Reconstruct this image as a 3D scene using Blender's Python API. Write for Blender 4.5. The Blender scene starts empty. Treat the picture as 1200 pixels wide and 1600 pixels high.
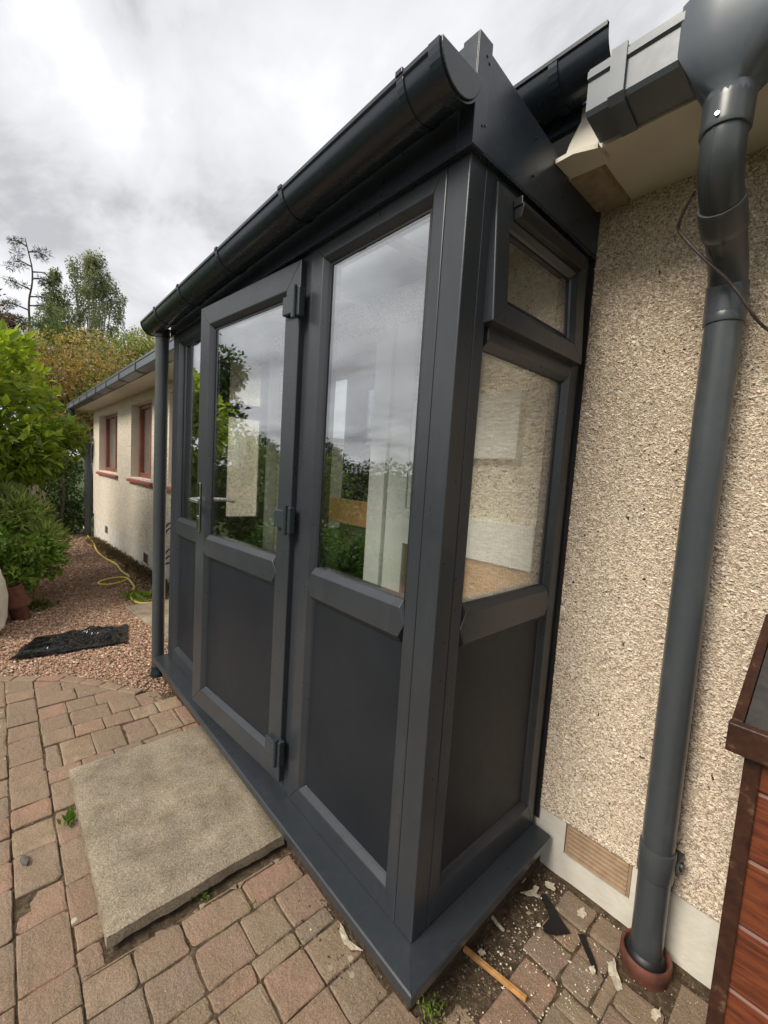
import bpy, bmesh, math, random
import numpy as np
from mathutils import Vector, Matrix, noise as mnoise

random.seed(7)
RNG = np.random.default_rng(7)
scene = bpy.context.scene
COL = scene.collection
rad = math.radians

# ------------------------------------------------------------------ camera
cam_data = bpy.data.cameras.new("camera")
cam = bpy.data.objects.new("camera", cam_data)
COL.objects.link(cam)
CAM = Vector((0.7005, -0.8452, 1.3053))
YAW, PIT, ROL, FPX = 2.4024, -0.0883, 0.0634, 667.49
_F = Vector((math.cos(PIT) * math.cos(YAW), math.cos(PIT) * math.sin(YAW), math.sin(PIT)))
_R = _F.cross(Vector((0, 0, 1))).normalized()
_U = _R.cross(_F)
_R2 = _R * math.cos(ROL) + _U * math.sin(ROL)
_U2 = -_R * math.sin(ROL) + _U * math.cos(ROL)
cam.matrix_world = Matrix(((_R2.x, _U2.x, -_F.x, CAM.x), (_R2.y, _U2.y, -_F.y, CAM.y),
                           (_R2.z, _U2.z, -_F.z, CAM.z), (0, 0, 0, 1)))
cam_data.sensor_fit = 'HORIZONTAL'
cam_data.sensor_width = 36.0
cam_data.lens = FPX / 1200 * 36.0
cam_data.clip_start = 0.02
cam_data.clip_end = 2000
scene.camera = cam

# ------------------------------------------------------------------ world: overcast sky
SUN_EL, SUN_AZ = rad(42), rad(-96)      # light comes from in front of the porch
world = bpy.data.worlds.new("World")
scene.world = world
world.use_nodes = True
wn, wl = world.node_tree.nodes, world.node_tree.links
wn.clear()
w_out = wn.new("ShaderNodeOutputWorld")
w_bg = wn.new("ShaderNodeBackground")
w_sky = wn.new("ShaderNodeTexSky")
w_sky.sky_type = 'NISHITA'
w_sky.sun_disc = False
w_sky.sun_elevation = SUN_EL
w_sky.sun_rotation = math.pi / 2 - SUN_AZ
w_sky.dust_density = 4.0
w_tc = wn.new("ShaderNodeTexCoord")
w_sep = wn.new("ShaderNodeSeparateXYZ")
wl.new(w_tc.outputs["Generated"], w_sep.inputs[0])


def wmath(op, a, b=None):
    n = wn.new("ShaderNodeMath")
    n.operation = op
    for i, v in enumerate((a, b)):
        if v is None:
            continue
        if isinstance(v, (int, float)):
            n.inputs[i].default_value = v
        else:
            wl.new(v, n.inputs[i])
    return n.outputs[0]


# clouds as a flat deck seen in perspective: direction / (z + k)
zz = wmath('ADD', wmath('MAXIMUM', w_sep.outputs[2], 0.0), 0.22)
cu = wmath('DIVIDE', w_sep.outputs[0], zz)
cv = wmath('DIVIDE', w_sep.outputs[1], zz)
w_comb = wn.new("ShaderNodeCombineXYZ")
wl.new(cu, w_comb.inputs[0])
wl.new(cv, w_comb.inputs[1])
w_map = wn.new("ShaderNodeMapping")
w_map.inputs["Rotation"].default_value = (0, 0, rad(24))
w_map.inputs["Scale"].default_value = (0.80, 1.15, 1)
w_map.inputs["Location"].default_value = (3.3, 1.7, 0)
wl.new(w_comb.outputs[0], w_map.inputs[0])
w_n1 = wn.new("ShaderNodeTexNoise")
w_n1.inputs["Scale"].default_value = 1.9
w_n1.inputs["Detail"].default_value = 7
w_n1.inputs["Roughness"].default_value = 0.56
w_n1.inputs["Distortion"].default_value = 0.35
wl.new(w_map.outputs[0], w_n1.inputs["Vector"])
w_ramp = wn.new("ShaderNodeValToRGB")
cr = w_ramp.color_ramp
cr.elements[0].position, cr.elements[0].color = 0.36, (0.205, 0.207, 0.216, 1)
cr.elements[1].position, cr.elements[1].color = 0.66, (0.395, 0.397, 0.403, 1)
e = cr.elements.new(0.47)
e.color = (0.295, 0.297, 0.306, 1)
e = cr.elements.new(0.57)
e.color = (0.335, 0.337, 0.345, 1)
wl.new(w_n1.outputs["Fac"], w_ramp.inputs[0])
w_skm = wn.new("ShaderNodeVectorMath")
w_skm.operation = 'SCALE'
wl.new(w_sky.outputs[0], w_skm.inputs[0])
w_skm.inputs["Scale"].default_value = 0.08
w_mix = wn.new("ShaderNodeMix")
w_mix.data_type = 'RGBA'
w_mix.inputs[0].default_value = 0.97
wl.new(w_skm.outputs[0], w_mix.inputs[6])
wl.new(w_ramp.outputs[0], w_mix.inputs[7])
wl.new(w_mix.outputs[2], w_bg.inputs[0])
w_bg.inputs[1].default_value = 1.05
wl.new(w_bg.outputs[0], w_out.inputs[0])

sun_d = bpy.data.lights.new("sun", 'SUN')
sun_d.energy = 1.5
sun_d.angle = rad(24)
sun_d.color = (1.0, 0.93, 0.82)
sun = bpy.data.objects.new("sun", sun_d)
COL.objects.link(sun)
_sd = Vector((math.cos(SUN_EL) * math.cos(SUN_AZ), math.cos(SUN_EL) * math.sin(SUN_AZ), math.sin(SUN_EL)))
sun.rotation_euler = _sd.to_track_quat('Z', 'Y').to_euler()
sun.location = (0, -5, 8)

scene.view_settings.view_transform = 'Standard'
scene.view_settings.look = 'None'
scene.view_settings.exposure = 1.42
scene.view_settings.gamma = 1.0
scene.view_settings.use_curve_mapping = False
scene.render.engine = 'CYCLES'
scene.cycles.max_bounces = 6
scene.cycles.diffuse_bounces = 3
scene.cycles.glossy_bounces = 4
scene.cycles.transparent_max_bounces = 12


# ------------------------------------------------------------------ materials
class NT:
    """small helper round a material's node tree"""

    def __init__(self, name):
        self.m = bpy.data.materials.new(name)
        self.m.use_nodes = True
        self.n, self.l = self.m.node_tree.nodes, self.m.node_tree.links
        self.p = self.n["Principled BSDF"]
        self._co = None

    def put(self, sock, v):
        if hasattr(v, "is_linked"):
            self.l.new(v, sock)
        elif isinstance(v, (tuple, list)) and len(v) == 3 and sock.type == 'RGBA':
            sock.default_value = (*v, 1)
        else:
            sock.default_value = v

    def co(self, kind="Object"):
        t = self.n.new("ShaderNodeTexCoord")
        return t.outputs[kind]

    def pos(self):
        return self.n.new("ShaderNodeNewGeometry").outputs["Position"]

    def noise(self, scale, detail=4, rough=0.55, vec=None, dist=0.0):
        t = self.n.new("ShaderNodeTexNoise")
        t.inputs["Scale"].default_value = scale
        t.inputs["Detail"].default_value = detail
        t.inputs["Roughness"].default_value = rough
        t.inputs["Distortion"].default_value = dist
        self.l.new(vec if vec is not None else self.pos(), t.inputs["Vector"])
        return t.outputs["Fac"]

    def voro(self, scale, feature='F1', out="Distance", vec=None, rnd=1.0):
        t = self.n.new("ShaderNodeTexVoronoi")
        t.feature = feature
        t.inputs["Scale"].default_value = scale
        t.inputs["Randomness"].default_value = rnd
        self.l.new(vec if vec is not None else self.pos(), t.inputs["Vector"])
        return t.outputs[out]

    def ramp(self, fac, stops):
        r = self.n.new("ShaderNodeValToRGB")
        el = r.color_ramp.elements
        while len(el) < len(stops):
            el.new(0.5)
        for e_, (p_, c_) in zip(el, stops):
            e_.position = p_
            e_.color = (*c_, 1) if isinstance(c_, (tuple, list)) else (c_, c_, c_, 1)
        self.l.new(fac, r.inputs[0])
        return r.outputs[0]

    def mix(self, fac, a, b, mode='MIX'):
        m = self.n.new("ShaderNodeMix")
        m.data_type = 'RGBA'
        m.blend_type = mode
        self.put(m.inputs[0], fac)
        self.put(m.inputs[6], a)
        self.put(m.inputs[7], b)
        return m.outputs[2]

    def math(self, op, a, b=None, clamp=False):
        m = self.n.new("ShaderNodeMath")
        m.operation = op
        m.use_clamp = clamp
        self.put(m.inputs[0], a)
        if b is not None:
            self.put(m.inputs[1], b)
        return m.outputs[0]

    def attr(self, name):
        a = self.n.new("ShaderNodeAttribute")
        a.attribute_name = name
        return a.outputs["Color"]

    def objrand(self):
        return self.n.new("ShaderNodeObjectInfo").outputs["Random"]

    def bump(self, h, strength=0.3, dist=0.01, prev=None):
        b = self.n.new("ShaderNodeBump")
        b.inputs["Strength"].default_value = strength
        b.inputs["Distance"].default_value = dist
        self.l.new(h, b.inputs["Height"])
        if prev is not None:
            self.l.new(prev, b.inputs["Normal"])
        return b.outputs[0]

    def fin(self, color, rough=0.5, normal=None, metal=0.0, spec=0.5):
        self.put(self.p.inputs["Base Color"], color)
        self.put(self.p.inputs["Roughness"], rough)
        self.put(self.p.inputs["Metallic"], metal)
        self.put(self.p.inputs["Specular IOR Level"], spec)
        if normal is not None:
            self.l.new(normal, self.p.inputs["Normal"])
        return self.m


M = {}


def upvc(name, c, rough=0.36, grain=0.12, dust_=0.16, spec=0.5):
    t = NT(name)
    n1 = t.noise(2.2, 3)
    n2 = t.noise(900, 2)
    n3 = t.noise(35, 4)
    col = t.mix(t.ramp(n1, [(0.3, 0.0), (0.7, 1.0)]), c, tuple(v * 1.18 + 0.004 for v in c))
    mp_ = t.n.new("ShaderNodeMapping")
    mp_.inputs["Scale"].default_value = (30, 30, 1.6)
    t.l.new(t.pos(), mp_.inputs[0])
    streak = t.noise(1.0, 5, 0.65, mp_.outputs[0])
    dust = t.ramp(t.math('ADD', t.math('MULTIPLY', t.noise(14, 6, 0.7), 0.5), t.math('MULTIPLY', streak, 0.5)), [(0.5, 0.0), (0.68, dust_)])
    col = t.mix(dust, col, (0.20, 0.19, 0.17))
    ro = t.math('ADD', t.math('MULTIPLY', n3, 0.16), rough - 0.08)
    return t.fin(col, ro, t.bump(n2, grain, 0.0006), spec=spec)


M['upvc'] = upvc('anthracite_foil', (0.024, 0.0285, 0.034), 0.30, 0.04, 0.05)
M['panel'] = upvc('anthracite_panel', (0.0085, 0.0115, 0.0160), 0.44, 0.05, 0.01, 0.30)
M['fascia'] = upvc('anthracite_fascia', (0.022, 0.030, 0.041), 0.30, 0.03, 0.04)
M['gutter_black'] = upvc('black_gutter', (0.010, 0.016, 0.024), 0.26, 0.0, 0.02)
M['pipe_grey'] = upvc('grey_pipe', (0.042, 0.049, 0.053), 0.31, 0.0, 0.16)
M['box_gutter'] = upvc('grey_aluminium', (0.078, 0.094, 0.110), 0.36, 0.02, 0.06)
M['hinge'] = upvc('hinge_grey', (0.022, 0.030, 0.035), 0.28, 0.03, 0.03)


def simple(name, c, rough=0.6, metal=0.0, var=0.25, scale=9.0, bump=0.15, bscale=80, bdist=0.002, spec=0.5):
    t = NT(name)
    n1 = t.noise(scale, 5)
    col = t.mix(t.ramp(n1, [(0.28, 0.0), (0.72, 1.0)]), tuple(v * (1 - var) for v in c), tuple(min(1, v * (1 + var)) for v in c))
    return t.fin(col, rough, t.bump(t.noise(bscale, 4), bump, bdist), metal, spec)


M['rubber'] = simple('black_gasket', (0.012, 0.012, 0.013), 0.5)
M['white_upvc'] = simple('white_upvc', (0.78, 0.78, 0.74), 0.35, var=0.03, bump=0.02)
M['chrome'] = simple('chrome', (0.75, 0.75, 0.75), 0.12, 1.0, var=0.03, bump=0.0)
M['soffit'] = simple('cream_soffit', (0.60, 0.56, 0.47), 0.6, var=0.10, scale=4)
M['plinth'] = simple('painted_plinth', (0.60, 0.57, 0.49), 0.8, var=0.16, scale=7, bump=0.5, bscale=45, bdist=0.004)
M['reveal'] = simple('painted_reveal', (0.62, 0.56, 0.46), 0.8, var=0.06, bump=0.3, bscale=60)
M['tile'] = simple('roof_tile', (0.10, 0.085, 0.075), 0.85, var=0.35, bump=0.5)
M['oak'] = simple('brown_door_wood', (0.46, 0.24, 0.095), 0.4, var=0.2)
M['red_frame'] = simple('red_brown_paint', (0.19, 0.052, 0.036), 0.45, var=0.2)
M['sill_red'] = simple('red_sill_paint', (0.27, 0.075, 0.060), 0.55, var=0.2)
M['curtain'] = simple('net_curtain', (0.48, 0.50, 0.49), 0.9, var=0.08)
M['terracotta'] = simple('terracotta', (0.115, 0.040, 0.025), 0.7, var=0.35, scale=25, bump=0.4, bscale=120)
M['clay_vent'] = simple('clay_vent', (0.33, 0.225, 0.14), 0.75, var=0.2, scale=30, bump=0.3, bscale=200)
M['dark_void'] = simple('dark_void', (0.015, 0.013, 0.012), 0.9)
M['hose'] = simple('yellow_hose', (0.62, 0.50, 0.10), 0.45, var=0.12)
M['sack'] = simple('white_sack', (0.62, 0.60, 0.54), 0.75, var=0.08, scale=14, bump=0.6, bscale=25, bdist=0.02)
M['stake'] = simple('weathered_timber', (0.27, 0.20, 0.10), 0.85, var=0.3, scale=20, bump=0.4)
M['cable'] = simple('weathered_cable', (0.055, 0.042, 0.035), 0.5, var=0.6, scale=60)
M['iron'] = simple('black_iron', (0.012, 0.012, 0.012), 0.45)
M['flake'] = simple('mortar_flake', (0.50, 0.44, 0.33), 0.9, var=0.3, scale=60, bump=0.4, bscale=200)
M['offcut'] = simple('black_plastic', (0.010, 0.010, 0.011), 0.42)
M['soil_floor'] = simple('porch_floor', (0.24, 0.17, 0.10), 0.7, var=0.2)
M['felt'] = simple('roofing_felt', (0.040, 0.036, 0.033), 0.95, var=0.35, scale=30, bump=0.8, bscale=260, bdist=0.003)
t = NT('brightening_roof')  # unseen porch roof, made translucent to brighten the inside
tl = t.n.new("ShaderNodeBsdfTranslucent")
tl.inputs["Color"].default_value = (0.55, 0.56, 0.56, 1)
tr = t.n.new("ShaderNodeBsdfTransparent")
tr.inputs["Color"].default_value = (0.40, 0.41, 0.42, 1)
mx = t.n.new("ShaderNodeMixShader")
mx.inputs[0].default_value = 0.55
t.l.new(tl.outputs[0], mx.inputs[2])
t.l.new(tr.outputs[0], mx.inputs[1])
t.l.new(mx.outputs[0], t.n["Material Output"].inputs["Surface"])
M['poly'] = t.m
M['stick'] = simple('split_batten', (0.42, 0.22, 0.075), 0.6, var=0.35, scale=40)

# glass: thin sealed unit, part mirror and part clear
t = NT('window_glass')
lw = t.n.new("ShaderNodeLayerWeight")
lw.inputs["Blend"].default_value = 0.5
f2 = t.math('POWER', lw.outputs["Facing"], 2.2)
fac = t.math('ADD', t.math('MULTIPLY', f2, 0.62), 0.165, True)
gl = t.n.new("ShaderNodeBsdfGlossy")
gl.inputs["Roughness"].default_value = 0.0
gl.inputs["Color"].default_value = (0.97, 0.985, 1.0, 1)
tr = t.n.new("ShaderNodeBsdfTransparent")
tr.inputs["Color"].default_value = (0.95, 0.965, 0.955, 1)
wav = t.bump(t.noise(1.3, 1), 0.02, 0.01)
t.l.new(wav, gl.inputs["Normal"])
mx = t.n.new("ShaderNodeMixShader")
t.l.new(fac, mx.inputs[0])
t.l.new(tr.outputs[0], mx.inputs[1])
t.l.new(gl.outputs[0], mx.inputs[2])
t.l.new(mx.outputs[0], t.n["Material Output"].inputs["Surface"])
M['glass'] = t.m

# pebble dash (relief from the material; the near wall also carries real chips)
def pebble(name, base, dark):
    t = NT(name)
    v = t.voro(95, 'F1', "Distance")
    vc = t.voro(95, 'F1', "Color")
    sep = t.n.new("ShaderNodeSeparateColor")
    t.l.new(vc, sep.inputs[0])
    col = t.ramp(sep.outputs[0], [(0.0, dark), (0.10, tuple(b * 0.72 for b in base)), (0.55, base), (1.0, tuple(min(1, b * 1.25) for b in base))])
    stain = t.ramp(t.noise(1.1, 5), [(0.3, 0.0), (0.75, 0.4)])
    col = t.mix(stain, col, tuple(b * 0.72 for b in base))
    h = t.math('SUBTRACT', 1.0, v)
    b1 = t.bump(h, 0.9, 0.007)
    b2 = t.bump(t.noise(260, 4), 0.5, 0.003, b1)
    return t.fin(col, 0.85, b2, spec=0.3)


M['pebble'] = pebble('pebble_dash', (0.76, 0.68, 0.55), (0.12, 0.09, 0.07))
M['render_bed'] = simple('render_bed', (0.30, 0.235, 0.17), 0.9, var=0.3, scale=30, bump=0.8, bscale=150, bdist=0.004)
t = NT('dash_chips')
cc = t.attr("tone")
M['chips'] = t.fin(t.mix(t.ramp(t.noise(1.4, 5), [(0.35, 0.0), (0.75, 0.5)]), cc, t.mix(1.0, cc, (0.72, 0.70, 0.66), 'MULTIPLY')), 0.75, t.bump(t.noise(700, 3), 0.4, 0.001), spec=0.35)

# paving blocks
t = NT('paving_block')
r = t.objrand()
base = t.ramp(r, [(0.0, (0.178, 0.128, 0.105)), (0.2, (0.317, 0.230, 0.165)), (0.35, (0.355, 0.178, 0.135)), (0.5, (0.202, 0.168, 0.142)), (0.65, (0.288, 0.168, 0.135)), (0.8, (0.240, 0.184, 0.137)), (1.0, (0.384, 0.281, 0.188))])
patch = t.ramp(t.noise(11, 5, 0.65), [(0.38, 0.0), (0.62, 0.75)])
base = t.mix(patch, base, (0.185, 0.132, 0.084))
grime = t.ramp(t.noise(1.7, 4, 0.6), [(0.45, 0.0), (0.68, 0.45)])
base = t.mix(grime, base, (0.17, 0.125, 0.083))
red = t.ramp(t.noise(5, 4), [(0.52, 0.0), (0.75, 0.5)])
base = t.mix(red, base, (0.31, 0.145, 0.095))
grit = t.ramp(t.noise(210, 4, 0.8), [(0.34, 0.0), (0.5, 0.45), (0.66, 1.0)])
base = t.mix(0.36, base, t.mix(grit, (0.085, 0.058, 0.038), (0.54, 0.42, 0.28)), 'MIX')
lich = t.ramp(t.voro(13, 'F1'), [(0.10, 1.0), (0.15, 0.0)])
lgate = t.ramp(t.noise(3.1, 2), [(0.52, 0.0), (0.60, 0.75)])
lsh = t.ramp(t.noise(60, 3), [(0.35, 0.2), (0.55, 1.0)])
base = t.mix(t.math('MULTIPLY', t.math('MULTIPLY', lich, lgate), lsh), base, (0.52, 0.48, 0.38))
bp1 = t.bump(t.noise(34, 6, 0.7), 0.9, 0.009)
bp2 = t.bump(t.noise(230, 4, 0.75), 0.8, 0.003, bp1)
M['paver'] = t.fin(base, 0.9, bp2, spec=0.25)

t = NT('concrete_slab')
base = t.ramp(t.noise(4.5, 6, 0.6), [(0.3, (0.185, 0.152, 0.110)), (0.5, (0.285, 0.238, 0.172)), (0.72, (0.37, 0.315, 0.235))])
moss = t.ramp(t.noise(7, 5, 0.7), [(0.52, 0.0), (0.75, 0.4)])
base = t.mix(moss, base, (0.17, 0.14, 0.075))
blot = t.ramp(t.noise(13, 4, 0.6), [(0.34, 0.80), (0.54, 1.0), (0.70, 1.10)])
base = t.mix(0.7, base, t.mix(1.0, base, blot, 'MULTIPLY'))
grit = t.ramp(t.noise(170, 5, 0.85), [(0.33, 0.40), (0.5, 1.0), (0.67, 1.65)])
base = t.mix(1.0, base, grit, 'MULTIPLY')
bp1 = t.bump(t.noise(55, 6, 0.7), 0.5, 0.006)
bp2 = t.bump(t.noise(190, 4, 0.8), 0.9, 0.004, bp1)
M['slab'] = t.fin(base, 0.92, bp2, spec=0.2)

t = NT('soil')
base = t.ramp(t.noise(60, 6, 0.7), [(0.3, (0.030, 0.021, 0.014)), (0.55, (0.075, 0.052, 0.033)), (0.75, (0.16, 0.12, 0.08))])
M['soil'] = t.fin(base, 0.95, t.bump(t.noise(90, 6, 0.7), 0.9, 0.012), spec=0.2)

t = NT('joint_dirt')
base = t.ramp(t.noise(38, 6, 0.7), [(0.3, (0.040, 0.028, 0.018)), (0.5, (0.095, 0.066, 0.042)), (0.72, (0.21, 0.16, 0.10))])
moss = t.ramp(t.noise(6, 4, 0.6), [(0.55, 0.0), (0.7, 0.5)])
base = t.mix(moss, base, (0.07, 0.075, 0.025))
M['joint'] = t.fin(base, 0.95, t.bump(t.noise(120, 6, 0.75), 0.9, 0.008), spec=0.2)
t = NT('gravel_bed')
vc = t.voro(75, 'F1', "Color")
sp = t.n.new("ShaderNodeSeparateColor")
t.l.new(vc, sp.inputs[0])
base = t.ramp(sp.outputs[0], [(0.0, (0.09, 0.05, 0.035)), (0.4, (0.23, 0.13, 0.088)), (0.8, (0.31, 0.195, 0.135)), (1.0, (0.42, 0.33, 0.25))])
dirt = t.ramp(t.noise(1.6, 5, 0.65), [(0.42, 0.0), (0.68, 0.75)])
base = t.mix(dirt, base, (0.13, 0.085, 0.05))
M['gravel_bed'] = t.fin(base, 0.92, t.bump(t.math('SUBTRACT', 1.0, t.voro(75)), 1.0, 0.012), spec=0.2)
t = NT('gravel_stone')
M['gravel'] = t.fin(t.attr("tone"), 0.85, t.bump(t.noise(400, 3), 0.4, 0.002), spec=0.3)

t = NT('lawn')
base = t.ramp(t.noise(3, 6, 0.65), [(0.3, (0.035, 0.055, 0.016)), (0.7, (0.075, 0.10, 0.03))])
M['lawn'] = t.fin(base, 0.95, t.bump(t.noise(60, 5, 0.7), 0.8, 0.03), spec=0.2)

# stained planks
t = NT('red_stained_timber')
mp = t.n.new("ShaderNodeMapping")
mp.inputs["Scale"].default_value = (5, 40, 40)
t.l.new(t.pos(), mp.inputs[0])
g = t.noise(2.2, 6, 0.6, mp.outputs[0], 0.6)
base = t.ramp(g, [(0.28, (0.045, 0.011, 0.006)), (0.5, (0.125, 0.031, 0.011)), (0.75, (0.20, 0.056, 0.018))])
M['stain'] = t.fin(base, 0.48, t.bump(g, 0.3, 0.002))
t = NT('dark_stained_trim')
base = t.ramp(t.noise(30, 6, 0.65), [(0.3, (0.018, 0.007, 0.005)), (0.58, (0.045, 0.017, 0.010)), (0.74, (0.13, 0.085, 0.05))])
M['stain_dark'] = t.fin(base, 0.38, t.bump(t.noise(60, 5), 0.4, 0.003))

# bin liner
t = NT('black_polythene')
M['polythene'] = t.fin((0.005, 0.005, 0.006), 0.16, t.bump(t.noise(16, 2, 0.5, None, 1.5), 0.5, 0.02), spec=0.5)


def leafmat(name, rough=0.45, trans=0.42, spec=0.45):
    t = NT(name)
    c = t.attr("tone")
    t.fin(c, rough, spec=spec)
    tl = t.n.new("ShaderNodeBsdfTranslucent")
    t.l.new(t.mix(1.0, c, (1.3, 1.35, 0.6), 'MULTIPLY'), tl.inputs["Color"])
    mx = t.n.new("ShaderNodeMixShader")
    mx.inputs[0].default_value = trans
    t.l.new(t.p.outputs[0], mx.inputs[1])
    t.l.new(tl.outputs[0], mx.inputs[2])
    t.l.new(mx.outputs[0], t.n["Material Output"].inputs["Surface"])
    return t.m


M['leaf'] = leafmat('leaf')
M['leaf_gloss'] = leafmat('glossy_leaf', 0.33, 0.42, 0.45)
t = NT('laurel_leaf')
c = t.ramp(t.objrand(), [(0.0, (0.11, 0.18, 0.018)), (0.45, (0.22, 0.32, 0.035)), (1.0, (0.40, 0.47, 0.06))])
t.fin(c, 0.3)
tl = t.n.new("ShaderNodeBsdfTranslucent")
t.l.new(c, tl.inputs["Color"])
mx = t.n.new("ShaderNodeMixShader")
mx.inputs[0].default_value = 0.42
t.l.new(t.p.outputs[0], mx.inputs[1])
t.l.new(tl.outputs[0], mx.inputs[2])
t.l.new(mx.outputs[0], t.n["Material Output"].inputs["Surface"])
M['laurel_leaf'] = t.m
M['bark'] = simple('bark', (0.085, 0.065, 0.048), 0.95, var=0.4, scale=15, bump=0.7, bscale=40, bdist=0.02)
M['birch_bark'] = simple('birch_bark', (0.34, 0.32, 0.29), 0.85, var=0.4, scale=8, bump=0.4)


# ------------------------------------------------------------------ mesh helpers
def origin_of(parent):
    o = Vector((0, 0, 0))
    p = parent
    while p is not None:
        o += p.location
        p = p.parent
    return o


class MB:
    """collects world-space geometry; build() links it as ONE mesh object"""

    def __init__(self, T=None):
        self.v, self.f, self.T = [], [], T

    def add(self, verts, faces):
        b = len(self.v)
        for p in verts:
            p = Vector(p)
            self.v.append(self.T(p) if self.T else p)
        for f in faces:
            self.f.append([i + b for i in f])
        return self

    def box(self, x0, x1, y0, y1, z0, z1):
        return self.add([(x0, y0, z0), (x1, y0, z0), (x1, y1, z0), (x0, y1, z0), (x0, y0, z1), (x1, y0, z1), (x1, y1, z1), (x0, y1, z1)],
                        [(0, 3, 2, 1), (4, 5, 6, 7), (0, 1, 5, 4), (1, 2, 6, 5), (2, 3, 7, 6), (3, 0, 4, 7)])

    def prism(self, poly, lift):
        """poly: list of 3D points, lift: vector"""
        n = len(poly)
        lift = Vector(lift)
        a = [Vector(p) for p in poly]
        vs = a + [p + lift for p in a]
        fs = [tuple(range(n))[::-1], tuple(range(n, 2 * n))]
        for i in range(n):
            j = (i + 1) % n
            fs.append((i, j, n + j, n + i))
        return self.add(vs, fs)

    def tube(self, path, r, seg=10, cap=True):
        path = [Vector(p) for p in path]
        n = len(path)
        rs = r if isinstance(r, (list, tuple)) else [r] * n
        vs, fs = [], []
        up = None
        for i, p in enumerate(path):
            d = (path[min(i + 1, n - 1)] - path[max(i - 1, 0)]).normalized()
            if up is None:
                up = d.orthogonal().normalized()
            up = (up - d * up.dot(d))
            up = up.normalized() if up.length > 1e-6 else d.orthogonal().normalized()
            s = d.cross(up)
            for k in range(seg):
                a = 2 * math.pi * k / seg
                vs.append(p + (up * math.cos(a) + s * math.sin(a)) * rs[i])
        for i in range(n - 1):
            for k in range(seg):
                k2 = (k + 1) % seg
                fs.append((i * seg + k, i * seg + k2, (i + 1) * seg + k2, (i + 1) * seg + k))
        if cap:
            fs.append(tuple(range(seg))[::-1])
            fs.append(tuple(range((n - 1) * seg, n * seg)))
        return self.add(vs, fs)

    def lathe(self, c, prof, seg=28, axis=Vector((0, 0, 1))):
        c = Vector(c)
        q = Vector((0, 0, 1)).rotation_difference(Vector(axis).normalized())
        vs, fs = [], []
        for (r, z) in prof:
            for k in range(seg):
                a = 2 * math.pi * k / seg
                vs.append(c + q @ Vector((r * math.cos(a), r * math.sin(a), z)))
        for i in range(len(prof) - 1):
            for k in range(seg):
                k2 = (k + 1) % seg
                fs.append((i * seg + k, i * seg + k2, (i + 1) * seg + k2, (i + 1) * seg + k))
        return self.add(vs, fs)

    def build(self, name, mat, parent=None, bevel=0.0, smooth=False, segs=2, recalc=True):
        o_ = origin_of(parent)
        me = bpy.data.meshes.new(name)
        me.from_pydata([tuple(p - o_) for p in self.v], [], self.f)
        if recalc:
            bm = bmesh.new()
            bm.from_mesh(me)
            bmesh.ops.recalc_face_normals(bm, faces=bm.faces)
            bm.to_mesh(me)
            bm.free()
        me.materials.append(M[mat])
        if smooth:
            me.polygons.foreach_set("use_smooth", [True] * len(me.polygons))
        ob = bpy.data.objects.new(name, me)
        COL.objects.link(ob)
        if parent is not None:
            ob.parent = parent
        if bevel > 0:
            md = ob.modifiers.new("bevel", 'BEVEL')
            md.width = bevel
            md.segments = segs
            md.limit_method = 'ANGLE'
            md.angle_limit = rad(35)
            md.harden_normals = False
        if smooth:
            md = ob.modifiers.new("split", 'EDGE_SPLIT')
            md.split_angle = rad(40)
        return ob


def smooth_path(P, it=3):
    P = [Vector(p) for p in P]
    for _ in range(it):
        Q = [P[0]]
        for a, b in zip(P, P[1:]):
            Q += [a * 0.75 + b * 0.25, a * 0.25 + b * 0.75]
        Q.append(P[-1])
        P = Q
    return P


def fast_mesh(name, V, Fq, mat, parent=None, tone=None, smooth=False):
    """V (n,3), Fq (m,k) numpy; tone (n,3) point colours"""
    o_ = origin_of(parent)
    V = np.asarray(V, dtype=np.float32) - np.array(o_, dtype=np.float32)
    Fq = np.asarray(Fq, dtype=np.int32)
    me = bpy.data.meshes.new(name)
    k = Fq.shape[1]
    me.vertices.add(len(V))
    me.vertices.foreach_set("co", V.ravel())
    me.loops.add(Fq.size)
    me.loops.foreach_set("vertex_index", Fq.ravel())
    me.polygons.add(len(Fq))
    me.polygons.foreach_set("loop_start", np.arange(0, Fq.size, k, dtype=np.int32))
    me.polygons.foreach_set("use_smooth", np.full(len(Fq), smooth))
    if tone is not None:
        at = me.color_attributes.new("tone", 'FLOAT_COLOR', 'POINT')
        c = np.ones((len(V), 4), dtype=np.float32)
        c[:, :3] = tone
        at.data.foreach_set("color", c.ravel())
    me.update(calc_edges=True)
    me.validate()
    me.materials.append(M[mat])
    ob = bpy.data.objects.new(name, me)
    COL.objects.link(ob)
    if parent is not None:
        ob.parent = parent
    return ob


def tag(o, label=None, cat=None, group=None, kind=None):
    if label:
        o['label'] = label
    if cat:
        o['category'] = cat
    if group:
        o['group'] = group
    if kind:
        o['kind'] = kind
    return o


def thing(name, loc, label, cat, group=None):
    o = bpy.data.objects.new(name, None)
    o.empty_display_size = 0.1
    COL.objects.link(o)
    o.location = loc
    return tag(o, label, cat, group)


D = 0.695          # house wall plane


def gz(x, y=0.0):
    """ground height: level by the porch, falling along the gravel path"""
    if x > -2.6:
        return -0.158
    if x > -5.5:
        return -0.158 - 0.07 * (-2.6 - x) / 2.9
    return -0.228 - 0.045 * min(-5.5 - x, 5.0)


def pix(x, y, zf=None, ax=None, val=None):
    """a pixel of the 1200 x 1600 photograph to the point it shows on a plane"""
    d = _F + _R2 * ((x - 600) / FPX) - _U2 * ((y - 800) / FPX)
    if ax is None:
        z = -0.18
        for _ in range(6):
            p = CAM + d * ((z - CAM.z) / d.z)
            z = gz(p.x)
        return p
    return CAM + d * ((val - CAM[ax]) / d[ax])


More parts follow.
